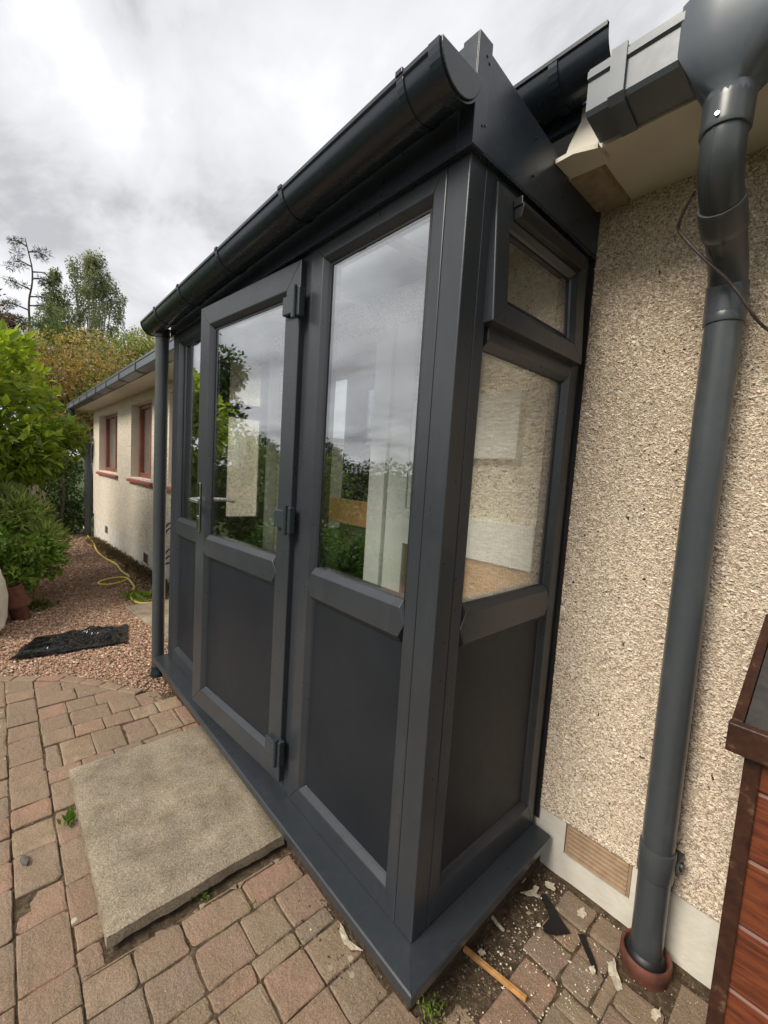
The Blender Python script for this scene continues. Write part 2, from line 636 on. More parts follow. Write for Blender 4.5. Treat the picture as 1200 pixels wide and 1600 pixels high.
# ------------------------------------------------------------------ ground
xs = np.concatenate([[-400, -150, -60, -30, -20], np.arange(-16, -2, 0.5), np.arange(-2, 4, 1.0), [6, 10, 30, 100, 400]])
ys = np.concatenate([[-400, -120, -40, -20, -12, -8], np.arange(-6, 3, 0.75), [5, 10, 30, 120, 400]])
V = np.array([(x, y, gz(x) - 0.03) for y in ys for x in xs])
nx = len(xs)
Fq = np.array([(j * nx + i, j * nx + i + 1, (j + 1) * nx + i + 1, (j + 1) * nx + i) for j in range(len(ys) - 1) for i in range(nx - 1)])
ground = fast_mesh("ground", V, Fq, 'lawn')
tag(ground, "green garden ground reaching out to the horizon", kind="structure")


def sheet(name, x0, x1, y0, y1, nxx, nyy, mat, dz, rough=0.0, seed=0.0):
    V, idx = [], []
    for j in range(nyy + 1):
        for i in range(nxx + 1):
            x = x0 + (x1 - x0) * i / nxx
            y = y0 + (y1 - y0) * j / nyy
            z = gz(x) + dz + (mnoise.noise(Vector((x * 9, y * 9, seed))) + 0.5 * mnoise.noise(Vector((x * 25, y * 25, seed)))) * rough
            V.append((x, y, z))
    for j in range(nyy):
        for i in range(nxx):
            a = j * (nxx + 1) + i
            idx.append((a, a + 1, a + nxx + 2, a + nxx + 1))
    return fast_mesh(name, np.array(V), np.array(idx), mat, smooth=True)


gravel_path = sheet("gravel_path", -11.2, -1.95, -3.2, D + 0.05, 130, 50, 'gravel_bed', -0.008, 0.006, 3)
tag(gravel_path, "reddish gravel path running along the house wall", kind="structure")
paving = sheet("paving", -3.2, 2.2, -2.6, D + 0.03, 160, 96, 'joint', 0.0015, 0.004, 8)
# keep the joint bed out of the gravel side: trimmed below by the gravel edge
tag(paving, "brown block paving in front of the porch", kind="structure")
bm = bmesh.new()
bm.from_mesh(paving.data)


def edge_y(x):
    """line where blocks end and gravel begins: y beyond which there is gravel"""
    pts = [(-3.2, -1.35), (-2.86, -0.90), (-2.62, -0.54), (-2.40, -0.36), (-2.16, -0.20), (-2.02, 0.0), (-1.95, 0.3)]
    if x <= pts[0][0]:
        return pts[0][1]
    for (a, b), (c, d) in zip(pts, pts[1:]):
        if x <= c:
            return b + (d - b) * (x - a) / (c - a)
    return 9.0


bmesh.ops.delete(bm, geom=[f for f in bm.faces if f.calc_center_median().y > edge_y(f.calc_center_median().x) + 0.02], context='FACES')
bm.to_mesh(paving.data)
bm.free()


# blocks ---------------------------------------------------------------
def paver(x0, x1, y0, y1, ztop=-0.15, rnd=random):
    g = 0.0016 + rnd.random() * 0.0022
    x0, x1, y0, y1 = x0 + g, x1 - g, y0 + g, y1 - g
    cx, cy = (x0 + x1) / 2, (y0 + y1) / 2
    ring = []
    for (px, py, sx, sy) in ((x0, y0, 1, 1), (x1, y0, -1, 1), (x1, y1, -1, -1), (x0, y1, 1, -1)):
        c = 0.002 + rnd.random() ** 2 * 0.010
        j = lambda a: a + rnd.uniform(-0.0022, 0.0022)
        a = (j(px + sx * c), j(py))
        b = (j(px), j(py + sy * c))
        ring += [b, a] if (sx * sy > 0) else [a, b]
    # extra edge points make the outline uneven
    out = []
    for i, p in enumerate(ring):
        out.append(p)
        q = ring[(i + 1) % 8]
        if i % 2 == 1:
            for f_ in (0.33, 0.67):
                out.append((p[0] + (q[0] - p[0]) * f_ + rnd.uniform(-0.0028, 0.0020), p[1] + (q[1] - p[1]) * f_ + rnd.uniform(-0.0024, 0.0024)))
    n = len(out)
    zt = ztop + rnd.uniform(-0.004, 0.004)
    tx, ty = rnd.uniform(-0.025, 0.025), rnd.uniform(-0.025, 0.025)
    zf = lambda x, y: zt + tx * (x - cx) + ty * (y - cy)

    def inset(x, y, d):
        vx, vy = cx - x, cy - y
        return x + math.copysign(min(d, abs(vx)), vx) * min(1, abs(vx) / 0.03), y + math.copysign(min(d, abs(vy)), vy) * min(1, abs(vy) / 0.03)
    vs = [(x, y, ztop - 0.05) for x, y in out]
    vs += [(x, y, zf(x, y) - rnd.uniform(0.0025, 0.006)) for x, y in out]
    vs += [(*inset(x, y, 0.003), zf(x, y) - rnd.uniform(0.0005, 0.002)) for x, y in out]
    vs += [(*inset(x, y, 0.012), zf(x, y) + rnd.uniform(-0.0010, 0.0008)) for x, y in out]
    fs = []
    for r_ in range(3):
        for i in range(n):
            i2 = (i + 1) % n
            fs.append((r_ * n + i, r_ * n + i2, (r_ + 1) * n + i2, (r_ + 1) * n + i))
    fs.append(tuple(range(3 * n, 4 * n)))
    return MB().add(vs, fs).build("paver", 'paver', paving, smooth=False)


PORCH_KEEP = (-2.36, 0.0, 0.0)
placed = []


def want(x0, x1, y0, y1):
    cx, cy = (x0 + x1) / 2, (y0 + y1) / 2
    if cy > edge_y(cx) - 0.005:
        return False
    if y0 > -0.02 and x1 < 0.12:            # under the porch
        return False
    if -1.52 < x0 and x1 < -0.70 and y0 > -0.58 and y1 < 0.05:    # under the step
        return False
    if y1 > D + 0.02:
        return False
    return True


def run_cols(ycuts, x0, x1, lens, seed, fixed=None):
    """courses along X: each course lies between two y values"""
    r_ = random.Random(seed)
    for k in range(len(ycuts) - 1):
        cuts = (fixed or {}).get(k)
        if cuts is None:
            cuts = [x0 - r_.random() * 0.15]
            while cuts[-1] < x1:
                cuts.append(cuts[-1] + r_.choice(lens))
        for a, b in zip(cuts, cuts[1:]):
            if want(a, b, ycuts[k], ycuts[k + 1]):
                paver(a, b, ycuts[k], ycuts[k + 1], rnd=r_)


def run_rows(xcuts, y0, y1, lens, seed, fixed=None):
    r_ = random.Random(seed)
    for k in range(len(xcuts) - 1):
        cuts = (fixed or {}).get(k)
        if cuts is None:
            cuts = [y0 if r_.random() < 0.35 else y0 - 0.0]
            first = r_.choice((0.065, 0.13, 0.19, 0.13))
            cuts.append(y0 + first)
            while cuts[-1] < y1 - 0.03:
                cuts.append(cuts[-1] + r_.choice(lens))
        for a, b in zip(cuts, cuts[1:]):
            b = min(b, y1)
            if b - a > 0.03 and want(xcuts[k], xcuts[k + 1], a, b):
                paver(xcuts[k], xcuts[k + 1], a, b, rnd=r_)


L1 = (0.13, 0.19, 0.13, 0.20, 0.14)
run_cols([-2.05, -1.86, -1.73, -1.54, -1.41, -1.28, -1.09, -0.955, -0.822, -0.690], -3.1, 1.9, L1, 21,
         {8: [-3.10, -2.90, -2.77, -2.58, -2.45, -2.30, -2.16, -2.0, -1.78, -1.66, -1.458, -1.335, -1.183, -0.992, -0.855, -0.650, -0.533, -0.40, -0.21, -0.08, 0.11, 0.24, 0.43, 0.56, 0.75, 0.94, 1.07, 1.26]})
run_rows([-2.85, -2.72, -2.58, -2.45, -2.30, -2.155, -2.0, -1.866, -1.655, -1.55], -0.690, 0.2, L1, 22,
         {7: [-0.69, -0.63, -0.495, -0.36, -0.22, -0.09, 0.04], 6: [-0.69, -0.555, -0.425, -0.29, -0.16, -0.03]})
run_rows([-1.55, -1.35, -1.15, -0.95, -0.78, -0.69], -0.690, -0.56, L1, 29)
run_rows([-1.55, -1.35, -1.15, -0.95, -0.78, -0.69], -0.08, 0.0, L1, 30)
run_rows([-0.598, -0.597, -0.485, -0.350, -0.288, -0.157, -0.03, 0.10], -0.690, 0.01, L1, 23,
         {1: [-0.69, -0.565, -0.43, -0.23, -0.04], 2: [-0.69, -0.56, -0.43, -0.285, -0.16, 0.0], 4: [-0.69, -0.56, -0.43, -0.30, -0.166, -0.03],
          3: [-0.69, -0.60, -0.435, -0.306, -0.165, -0.04], 5: [-0.69, -0.49, -0.30, -0.166, -0.035]})
run_rows([0.10, 0.232, 0.365, 0.555, 0.69, 0.88, 1.01, 1.20, 1.40], -0.690, 0.10, L1, 24)
for q_ in ((-0.690, -0.600, -0.690, -0.628), (-0.600, -0.598, 0, 0)):
    if q_[3] < 0:
        paver(*q_, rnd=random)
# angular blocks by the drain: each course between the soil strip and the wall
for (cx0, cx1, cuts) in ((0.150, 0.165, ()), (0.150, 0.262, (0.36, 0.475, 0.565, 0.672)), (0.168, 0.275, (0.105, 0.236, 0.357)), (0.278, 0.385, (0.105, 0.30, 0.368)), (0.265, 0.352, (0.371, 0.49, 0.575, 0.672)),
                         (0.388, 0.50, (0.105, 0.245, 0.43, 0.52)), (0.355, 0.386, (0.371, 0.52)), (0.503, 0.64, (0.105, 0.31, 0.45, 0.66)), (0.643, 0.78, (0.105, 0.24, 0.43, 0.66))):
    for y0, y1 in zip(cuts, cuts[1:]):
        paver(cx0 + random.uniform(-0.004, 0.003), cx1 + random.uniform(-0.003, 0.003), y0, y1, rnd=random)
# border course along the gravel edge
ept = [(-3.2, -1.35), (-2.86, -0.90), (-2.62, -0.54), (-2.40, -0.36), (-2.16, -0.20)]
rb = random.Random(4)
for (ax_, ay_), (bx_, by_) in zip(ept, ept[1:]):
    dv = Vector((bx_ - ax_, by_ - ay_, 0))
    n_ = max(1, round(dv.length / 0.15))
    for k in range(n_):
        c_ = Vector((ax_, ay_, 0)) + dv * ((k + 0.5) / n_)
        ob = paver(-dv.length / n_ / 2, dv.length / n_ / 2, -0.035, 0.035, 0.0, rb)
        ob.rotation_euler.z = math.atan2(dv.y, dv.x)
        ob.location = (c_.x, c_.y, -0.1445)


# gravel stones ---------------------------------------------------------
def stones(n, xr, yr, size, zoff, ok, palette, seed):
    r_ = np.random.default_rng(seed)
    P = np.column_stack([r_.uniform(*xr, n), r_.uniform(*yr, n)])
    P = P[[ok(a, b) for a, b in P]]
    n = len(P)
    base = np.array([(1, 0, 0), (-1, 0, 0), (0, 1, 0), (0, -1, 0), (0, 0, 1), (0, 0, -1)], float)
    B = base[None] * r_.uniform(0.55, 1.25, (n, 6, 1)) * np.stack([r_.uniform(.7, 1.4, n), r_.uniform(.6, 1.1, n), r_.uniform(.4, .8, n)], 1)[:, None, :]
    B += r_.normal(0, 0.18, B.shape)
    a = r_.uniform(0, 6.28, n)
    ca, sa = np.cos(a), np.sin(a)
    X = B[..., 0] * ca[:, None] - B[..., 1] * sa[:, None]
    Y = B[..., 0] * sa[:, None] + B[..., 1] * ca[:, None]
    s = (size * r_.lognormal(0, 0.35, n))[:, None]
    Z = B[..., 2] * s + np.array([gz(x) for x in P[:, 0]])[:, None] + zoff + s * 0.25
    V = np.stack([P[:, 0, None] + X * s, P[:, 1, None] + Y * s, Z], -1).reshape(-1, 3)
    f = np.array([(0, 2, 4), (2, 1, 4), (1, 3, 4), (3, 0, 4), (2, 0, 5), (1, 2, 5), (3, 1, 5), (0, 3, 5)])
    Fq = (f[None] + (np.arange(n) * 6)[:, None, None]).reshape(-1, 3)
    pal = np.array(palette)
    T = pal[r_.integers(0, len(pal), n)] * r_.uniform(0.7, 1.3, (n, 1))
    return V, Fq, np.repeat(T, 6, 0)


GP = [(0.43, 0.265, 0.18), (0.47, 0.31, 0.22), (0.37, 0.215, 0.145), (0.47, 0.345, 0.245), (0.28, 0.155, 0.105), (0.55, 0.45, 0.34), (0.41, 0.245, 0.17)]
okg = lambda x, y: y > edge_y(x) + 0.03 if x < -1.98 else False
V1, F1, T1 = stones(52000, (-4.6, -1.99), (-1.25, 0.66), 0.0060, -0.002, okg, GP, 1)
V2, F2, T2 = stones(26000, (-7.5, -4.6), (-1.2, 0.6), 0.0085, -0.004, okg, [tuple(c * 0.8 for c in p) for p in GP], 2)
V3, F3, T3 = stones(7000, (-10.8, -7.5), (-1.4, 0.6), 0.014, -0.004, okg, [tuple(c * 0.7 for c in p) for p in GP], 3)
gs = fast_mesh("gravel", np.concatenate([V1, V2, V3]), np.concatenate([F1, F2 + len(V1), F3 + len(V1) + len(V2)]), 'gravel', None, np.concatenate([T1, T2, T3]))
tag(gs, "loose pinkish red gravel lying on the path", kind="stuff")
# grit and crumbs in the soil beside the sill and in the joints
SP = [(0.10, 0.07, 0.045), (0.15, 0.105, 0.07), (0.06, 0.04, 0.028), (0.24, 0.19, 0.13), (0.08, 0.055, 0.035), (0.09, 0.06, 0.04)]
ok1 = lambda x, y: (0.05 < x < 0.165 - 0.02 * y) or (y > 0.665)
Va, Fa, Ta = stones(7000, (0.05, 0.62), (-0.12, D), 0.0034, 0.002, ok1, SP, 5)
Vb, Fb, Tb = stones(1600, (-2.3, 0.12), (-0.16, -0.02), 0.0040, 0.003, lambda x, y: not (-1.6 < x < -0.62), SP, 6)
ds = fast_mesh("grit", np.concatenate([Va, Vb]), np.concatenate([Fa, Fb + len(Va)]), 'gravel', None, np.concatenate([Ta, Tb]))
tag(ds, "dark soil crumbs and grit lying beside the porch sill", kind="stuff")
# pale crumbs scattered on the blocks
Vc, Fc, Tc = stones(520, (0.10, 0.60), (0.05, 0.66), 0.0019, 0.009, lambda x, y: True, [(0.62, 0.55, 0.42), (0.55, 0.5, 0.4)], 9)
Ve, Fe, Te = stones(230, (0.09, 0.36), (0.22, 0.68), 0.0028, 0.008, lambda x, y: True, [(0.60, 0.54, 0.42), (0.5, 0.45, 0.36)], 12)
Vc, Fc, Tc = np.concatenate([Vc, Ve]), np.concatenate([Fc, Fe + len(Vc)]), np.concatenate([Tc, Te])
Vd, Fd, Td = stones(420, (-2.6, 0.3), (-1.3, 0.0), 0.0016, 0.008, lambda x, y: not (-1.6 < x < -0.6 and y > -0.65) and y < edge_y(x) - .1, [(0.5, 0.43, 0.30), (0.36, 0.28, 0.18)], 10)
cs = fast_mesh("mortar_crumbs", np.concatenate([Vc, Vd]), np.concatenate([Fc, Fd + len(Vc)]), 'gravel', None, np.concatenate([Tc, Td]))
tag(cs, "pale mortar crumbs sprinkled over the paving blocks", kind="stuff")

# flagstones beside the house
flags = thing("flagstone_pad", (-3.3, 0.4, gz(-3.3)), "pale buff flagstones laid in gravel beside the porch end", "paving stones")
for (a, b, c_, d_) in (((-4.06, 0.085), (-3.30, 0.165), (-3.28, 0.68), (-4.04, 0.68)), ((-3.285, 0.17), (-2.40, 0.235), (-2.40, 0.68), (-3.265, 0.68))):
    zt = gz((a[0] + b[0]) / 2) + 0.022
    MB().prism([(p[0], p[1], zt - 0.045) for p in (a, b, c_, d_)], (0, 0, 0.045)).build("flagstone", 'slab', flags, bevel=0.006)

# ------------------------------------------------------------------ house
house = thing("house", (-4.5, D + 3.0, -0.2), "cream pebble-dashed bungalow with white plinth and red-framed windows", "house")


def wall_with_holes(x0, x1, z0, z1, holes, y0, y1):
    """wall slab between y0 and y1 with rectangular openings"""
    mb = MB()
    xcuts = sorted({x0, x1, *[h[0] for h in holes], *[h[1] for h in holes]})
    for a, b in zip(xcuts, xcuts[1:]):
        hs = sorted([(h[2], h[3]) for h in holes if h[0] <= a + 1e-6 and h[1] >= b - 1e-6])
        z = z0
        for (h0, h1) in hs:
            if h0 > z:
                mb.box(a, b, y0, y1, z, h0)
            z = h1
        if z < z1:
            mb.box(a, b, y0, y1, z, z1)
    return mb


WINS = [(-9.62, -7.86, 1.02, 2.12), (-6.86, -5.66, 1.02, 2.12), (-4.90, -3.55, 1.02, 2.12)]
HDOOR = (-1.99, -0.83, -0.02, 2.06)
HSIDE = (-0.83, -0.60, 0.30, 1.66)
PT = 0.066          # top of plinth
wall_with_holes(-10.32, -0.03, PT, 2.30, WINS + [(HDOOR[0], HDOOR[1], PT, HDOOR[3]), HSIDE], D, D + 0.25).build("wall", 'pebble', house)
nearw = MB().box(-0.03, 3.2, D + 0.006, D + 0.25, PT, 2.30).build("wall", 'render_bed', house)
MB().box(-10.30, -10.05, D + 0.26, D + 7, -0.6, 2.30).build("gable_wall", 'pebble', house)
wall_with_holes(-10.30, 3.2, -0.75, PT - 0.002, [(0.110, 0.335, -0.062, 0.2)], D + 0.012, D + 0.24).build("plinth", 'plinth', house)

# chips standing on the near wall ------------------------------------------
def wall_chips(n, x0, x1, z0, z1, y, size, seed):
    r_ = np.random.default_rng(seed)
    px, pz = r_.uniform(x0, x1, n), r_.uniform(z0, z1, n)
    s = size * r_.lognormal(0, 0.33, n)
    a = r_.normal(-0.35, 0.8, n)
    ln, wd, ht = s * r_.uniform(0.9, 1.5, n), s * r_.uniform(0.5, 0.9, n), s * r_.uniform(0.25, 0.75, n)
    # base quad + two ridge points, tilted
    loc = np.array([(-1, -1, 0), (1, -1, 0), (1, 1, 0), (-1, 1, 0), (-0.45, 0, 1), (0.45, 0, 1)], float)
    L = loc[None] + r_.normal(0, 0.22, (n, 6, 3))
    u, v, h = L[..., 0] * ln[:, None] * 0.5, L[..., 1] * wd[:, None] * 0.5, L[..., 2] * ht[:, None]
    tilt = r_.normal(0, 0.35, (n, 1))
    h = h + v * tilt + u * r_.normal(0, 0.3, (n, 1))
    ca, sa = np.cos(a)[:, None], np.sin(a)[:, None]
    X = px[:, None] + u * ca - v * sa
    Z = pz[:, None] + u * sa + v * ca
    Y = y - h + 0.0012
    V = np.stack([X, Y, Z], -1).reshape(-1, 3)
    f = np.array([(0, 1, 5), (0, 5, 4), (1, 2, 5), (2, 3, 4), (2, 4, 5), (3, 0, 4)])
    Fq = (f[None] + (np.arange(n) * 6)[:, None, None]).reshape(-1, 3)
    pal = np.array([(0.72, 0.62, 0.49), (0.76, 0.67, 0.54), (0.66, 0.55, 0.43), (0.70, 0.61, 0.50), (0.80, 0.73, 0.62), (0.62, 0.52, 0.40), (0.74, 0.64, 0.51)])
    T = pal[r_.integers(0, len(pal), n)] * r_.uniform(0.82, 1.12, (n, 1))
    dk = r_.random(n) < 0.005
    T[dk] = np.array((0.045, 0.035, 0.03))
    return V, Fq, np.repeat(T, 6, 0)


V, Fq, T = wall_chips(195000, 0.004, 0.80, PT + 0.002, 2.26, D + 0.006, 0.0047, 11)
tag(fast_mesh("pebble_chips", V, Fq, 'chips', house, T), kind="stuff")

# windows of the far wall
for (x0, x1, z0, z1) in WINS:
    yr = D + 0.11
    win = MB()
    fw = 0.07
    win.box(x0, x1, yr, yr + 0.07, z1 - fw, z1)
    win.box(x0, x1, yr, yr + 0.07, z0, z0 + fw)
    win.box(x0, x0 + fw, yr, yr + 0.07, z0 + fw, z1 - fw)
    win.box(x1 - fw, x1, yr, yr + 0.07, z0 + fw, z1 - fw)
    xm = x0 + (x1 - x0) * 0.55
    win.box(xm - 0.04, xm + 0.04, yr, yr + 0.07, z0 + fw, z1 - fw)
    w = win.build("window", 'red_frame', house, bevel=0.006)
    MB().box(x0 + fw, xm - 0.04, yr + 0.03, yr + 0.036, z0 + fw, z1 - fw).build("pane", 'glass', w)
    MB().box(xm + 0.04, x1 - fw, yr + 0.03, yr + 0.036, z0 + fw, z1 - fw).build("pane", 'glass', w)
    cu_ = MB()
    k = 0
    xx = x0 + fw
    while xx < x1 - fw:
        cu_.box(xx, xx + 0.05, yr + 0.12 + 0.012 * (k % 2), yr + 0.13 + 0.012 * (k % 2), z0, z1)
        xx += 0.05
        k += 1
    cu_.build("curtain", 'curtain', w)
    MB().prism([(x0 - 0.08, D - 0.045, z0 - 0.075), (x0 - 0.08, D - 0.045, z0 - 0.035), (x0 - 0.08, yr, z0 - 0.002), (x0 - 0.08, yr, z0 - 0.06)], (x1 - x0 + 0.16, 0, 0)).build("sill", 'sill_red', w, bevel=0.005)
    # painted reveal lining
    rv = MB()
    rv.box(x0 - 0.002, x0 + 0.012, D - 0.003, yr, z0, z1 - 0.012)
    rv.box(x1 - 0.012, x1 + 0.002, D - 0.003, yr, z0, z1 - 0.012)
    rv.box(x0 - 0.002, x1 + 0.002, D - 0.003, yr, z1 - 0.012, z1 + 0.002)
    rv.build("reveal", 'reveal', w)

# soffit, fascia, roof
MB().box(-10.75, 0.055, 0.425, D + 0.2, 2.245, 2.262).build("soffit", 'soffit', house) if False else None
MB().box(-10.75, -2.36, 0.42, D + 0.2, 2.245, 2.262).build("soffit", 'soffit', house)
MB().box(0.10, 3.2, 0.42, D + 0.2, 2.245, 2.262).build("soffit", 'soffit', house)
MB().box(-10.75, -2.36, 0.398, 0.418, 2.235, 2.37).build("fascia_board", 'soffit', house)
MB().box(0.062, 3.2, 0.398, 0.418, 2.235, 2.37).build("fascia_board", 'soffit', house)
MB().box(-2.36, 0.062, 0.398, 0.418, 2.335, 2.45).build("fascia_board", 'fascia', house)
# broken end of the old boxed eaves next to the porch
be = MB()
be.prism([(0.018, 0.392, 2.232), (0.035, 0.394, 2.285), (0.062, 0.394, 2.330), (0.085, 0.394, 2.345), (0.118, 0.394, 2.32), (0.120, 0.394, 2.225)], (0, 0.03, 0))
be.prism([(0.016, 0.36, 2.226), (0.07, 0.355, 2.224), (0.128, 0.375, 2.222), (0.128, 0.45, 2.222), (0.018, 0.45, 2.226)], (0, 0, 0.012))
be.build("broken_eaves_board", 'soffit', house)
MB().prism([(0.014, 0.45, 2.224), (0.014, 0.66, 2.224), (0.105, 0.69, 2.224), (0.105, 0.45, 2.224)], (0, 0, 0.03)).build("soffit_shade_patch", 'render_bed', house)  # soffit shadow put into the grey-brown colour of this patch
RS = math.tan(rad(27))
roof = MB()
roof.prism([(-10.9, 0.44, 2.395), (-10.9, 4.2, 2.395 + 3.76 * RS), (-10.9, 4.2, 2.43 + 3.76 * RS), (-10.9, 0.44, 2.43)], (14.2, 0, 0))
roof = roof.build("roof", 'tile', house)
rt = random.Random(3)
for j in range(1):
    x = -10.9
    while x < 3.0:
        wd = 0.295
        y0 = 0.362 + j * 0.32
        z0 = 2.372 + (y0 - 0.36) * RS
        pr = [(x, y0, z0), (x + 0.10, y0, z0 + 0.004), (x + 0.15, y0, z0 + 0.030), (x + 0.22, y0, z0 + 0.036), (x + wd - 0.006, y0, z0 + 0.006),
              (x + wd - 0.006, y0, z0 + 0.026), (x + 0.22, y0, z0 + 0.056), (x + 0.15, y0, z0 + 0.050), (x + 0.10, y0, z0 + 0.024), (x, y0, z0 + 0.020)]
        MB().prism(pr, (0, 0.36, 0.36 * RS)).build("roof_tile", 'tile', roof)
        x += wd

# box gutter with strap brackets -------------------------------------------
GPROF = [(0.288, 2.362), (0.288, 2.352), (0.281, 2.352), (0.281, 2.335), (0.288, 2.330), (0.288, 2.262), (0.296, 2.252), (0.388, 2.240), (0.394, 2.246),
         (0.394, 2.36), (0.388, 2.36), (0.388, 2.250), (0.298, 2.262), (0.294, 2.268), (0.294, 2.362)]


def boxgutter(x0, x1, brackets):
    g_ = MB().prism([(x0, y, z) for y, z in GPROF], (x1 - x0, 0, 0)).build("gutter", 'box_gutter', house)
    for bx_ in brackets:
        MB().prism([(bx_, 0.2775, 2.366), (bx_, 0.2775, 2.258), (bx_, 0.293, 2.2425), (bx_, 0.392, 2.230), (bx_, 0.392, 2.2335), (bx_, 0.295, 2.2475), (bx_, 0.2835, 2.262), (bx_, 0.2835, 2.366)],
                   (0.036, 0, 0)).build("bracket", 'box_gutter', g_)
    return g_


bl, x = [], -10.6
while x < -2.5:
    bl.append(x)
    x += 0.84
gl_ = boxgutter(-10.82, -2.45, bl)
MB().prism([(-10.835, 0.278, 2.366), (-10.835, 0.278, 2.258), (-10.835, 0.295, 2.238), (-10.835, 0.398, 2.236), (-10.835, 0.398, 2.366)], (0.014, 0, 0)).build("end_cap", 'box_gutter', gl_)
gr_ = boxgutter(0.128, 3.2, [0.185, 0.9, 1.7])
# running outlet: flared front, tapering into the pipe
out_ = MB()
rings = []
for (z, x0, x1, y0, y1, rr) in ((2.366, 0.330, 0.580, 0.270, 0.396, 0), (2.262, 0.330, 0.580, 0.268, 0.396, 0), (2.196, 0.362, 0.482, 0.296, 0.408, 0.22), (2.176, 0.370, 0.469, 0.309, 0.407, 1.0), (2.150, 0.373, 0.467, 0.311, 0.405, 1.0)):
    ring = []
    cx_, cy_, hx, hy = (x0 + x1) / 2, (y0 + y1) / 2, (x1 - x0) / 2, (y1 - y0) / 2
    for k in range(24):
        a = 2 * math.pi * (k + 0.5) / 24
        ca, sa = math.cos(a), math.sin(a)
        m_ = max(abs(ca), abs(sa))
        sq = (ca / m_, sa / m_)
        px_ = sq[0] * (1 - rr) + ca * rr
        py_ = sq[1] * (1 - rr) + sa * rr
        ring.append((cx_ + px_ * hx, cy_ + py_ * hy, z))
    rings.append(ring)
vs = [p for r_ in rings for p in r_]
fs = [(i * 24 + k, i * 24 + (k + 1) % 24, (i + 1) * 24 + (k + 1) % 24, (i + 1) * 24 + k) for i in range(len(rings) - 1) for k in range(24)]
out_.add(vs, fs)
out_.build("gutter_outlet", 'box_gutter', gr_, smooth=True)

# raised half-round gutter over the porch roof
def halfround(x0, x1, yc, z0, z1, r, th=0.004, lip=0.006, seg=18):
    """half round trough from x0 (height z0 of rim) to x1 (z1)"""
    mb = MB()
    prof = []
    for k in range(seg + 1):
        a = math.pi + math.pi * k / seg
        prof.append((math.cos(a) * r, math.sin(a) * r))
    prof = [(-r, 0.006)] + prof + [(r, 0.006)]
    inner = [(a * (r - th) / r if abs(b) < 1e-9 or b < 0 else math.copysign(r - th, a), b if b > 0 else b * (r - th) / r) for a, b in prof[::-1]]
    # thick rolled lip at the front
    full = [(-r - lip, 0.006), (-r - lip, -0.004), (-r, -0.008)] + prof[2:] + inner
    a = [(x0, yc + p[0], z0 + p[1]) for p in full]
    b = [(x1, yc + p[0], z1 + p[1]) for p in full]
    n = len(full)
    fs = [(i, (i + 1) % n, n + (i + 1) % n, n + i) for i in range(n)]
    mb.add(a + b, fs)
    # end rings closed by quads between outer and inner skins
    return mb


hg = halfround(-2.36, 0.172, 0.345, 2.425, 2.43, 0.072).build("gutter", 'gutter_black', house, smooth=True)
for bx_ in (0.02, -0.8, -1.6):
    MB().prism([(bx_, 0.345 + math.cos(math.pi + math.pi * k / 16) * 0.077, 2.43 + math.sin(math.pi + math.pi * k / 16) * 0.077) for k in range(17)] +
               [(bx_, 0.345 + math.cos(math.pi + math.pi * k / 16) * 0.0735, 2.43 + math.sin(math.pi + math.pi * k / 16) * 0.0735) for k in range(16, -1, -1)], (0.025, 0, 0)).build("bracket", 'gutter_black', hg)

# big downpipe -------------------------------------------------------------
PX, PY, PR = 0.408, 0.620, 0.0430
dp = MB()
neck = [(0.420, 0.358, 2.20), (0.419, 0.358, 2.13), (0.417, 0.360, 2.085), (0.414, 0.372, 2.045), (0.412, 0.408, 2.008), (0.411, 0.470, 1.972),
        (0.410, 0.540, 1.938), (0.409, 0.592, 1.898), (0.408, 0.617, 1.850), (0.408, 0.620, 1.79)]
P_ = smooth_path(neck, 2)
path = P_ + [Vector((PX, PY, 1.0)), Vector((PX + 0.003, PY, 0.4)), Vector((PX + 0.008, PY, -0.17))]
dpipe = dp.tube(path, PR, 32, True).build("downpipe", 'pipe_grey', house, smooth=True)
tag(dpipe, "dark grey downpipe with swan neck beside the porch")


def near(z):
    return min(range(len(P_)), key=lambda i: abs(P_[i].z - z))


def collar(z0, z1, r, name="pipe_collar"):
    i0, i1 = near(z0), near(z1)
    MB().tube(P_[i0:i1 + 1], r, 32, True).build(name, 'pipe_grey', dpipe, bevel=0.0015, smooth=True)


collar(2.17, 2.105, PR + 0.005)
collar(1.992, 1.958, PR + 0.005)
collar(1.87, 1.79, PR + 0.004)
MB().tube([(PX, PY, 1.792), (PX, PY, 1.765)], PR + 0.004, 32).build("pipe_collar", 'pipe_grey', dpipe, bevel=0.0015, smooth=True)
MB().tube([(PX, PY, 1.838), (PX, PY, 1.832)], PR + 0.0055, 32).build("pipe_collar", 'pipe_grey', dpipe, smooth=True)
MB().tube([(0.412, 0.312, 2.118), (0.412, 0.306, 2.118)], 0.004, 10).build("collar_screw", 'chrome', dpipe)
# mould seam along the front of the bends
seam = MB()
sp2 = []
for i in range(near(2.10), near(1.86)):
    tdir = (P_[i + 1] - P_[i - 1]).normalized()
    fr_ = Vector((-0.25, -1, 0))
    fr_ = (fr_ - tdir * fr_.dot(tdir)).normalized()
    sp2.append(P_[i] + fr_ * (PR - 0.0006))
seam.tube(sp2, 0.0022, 6)
seam.build("mould_seam", 'pipe_grey', dpipe, smooth=True)
# holder clip low down
clip = MB()
clip.tube([(PX + 0.005, PY, 0.245), (PX + 0.005, PY, 0.155)], PR + 0.005, 32)
clip.box(PX + 0.036, PX + 0.060, PY + 0.01, PY + 0.072, 0.185, 0.215)
clip.build("pipe_clip", 'pipe_grey', dpipe, bevel=0.002, smooth=True)
MB().tube([(PX + 0.050, PY + 0.030, 0.20), (PX + 0.066, PY + 0.030, 0.20)], 0.013, 10).build("clip_screw", 'rubber', dpipe)
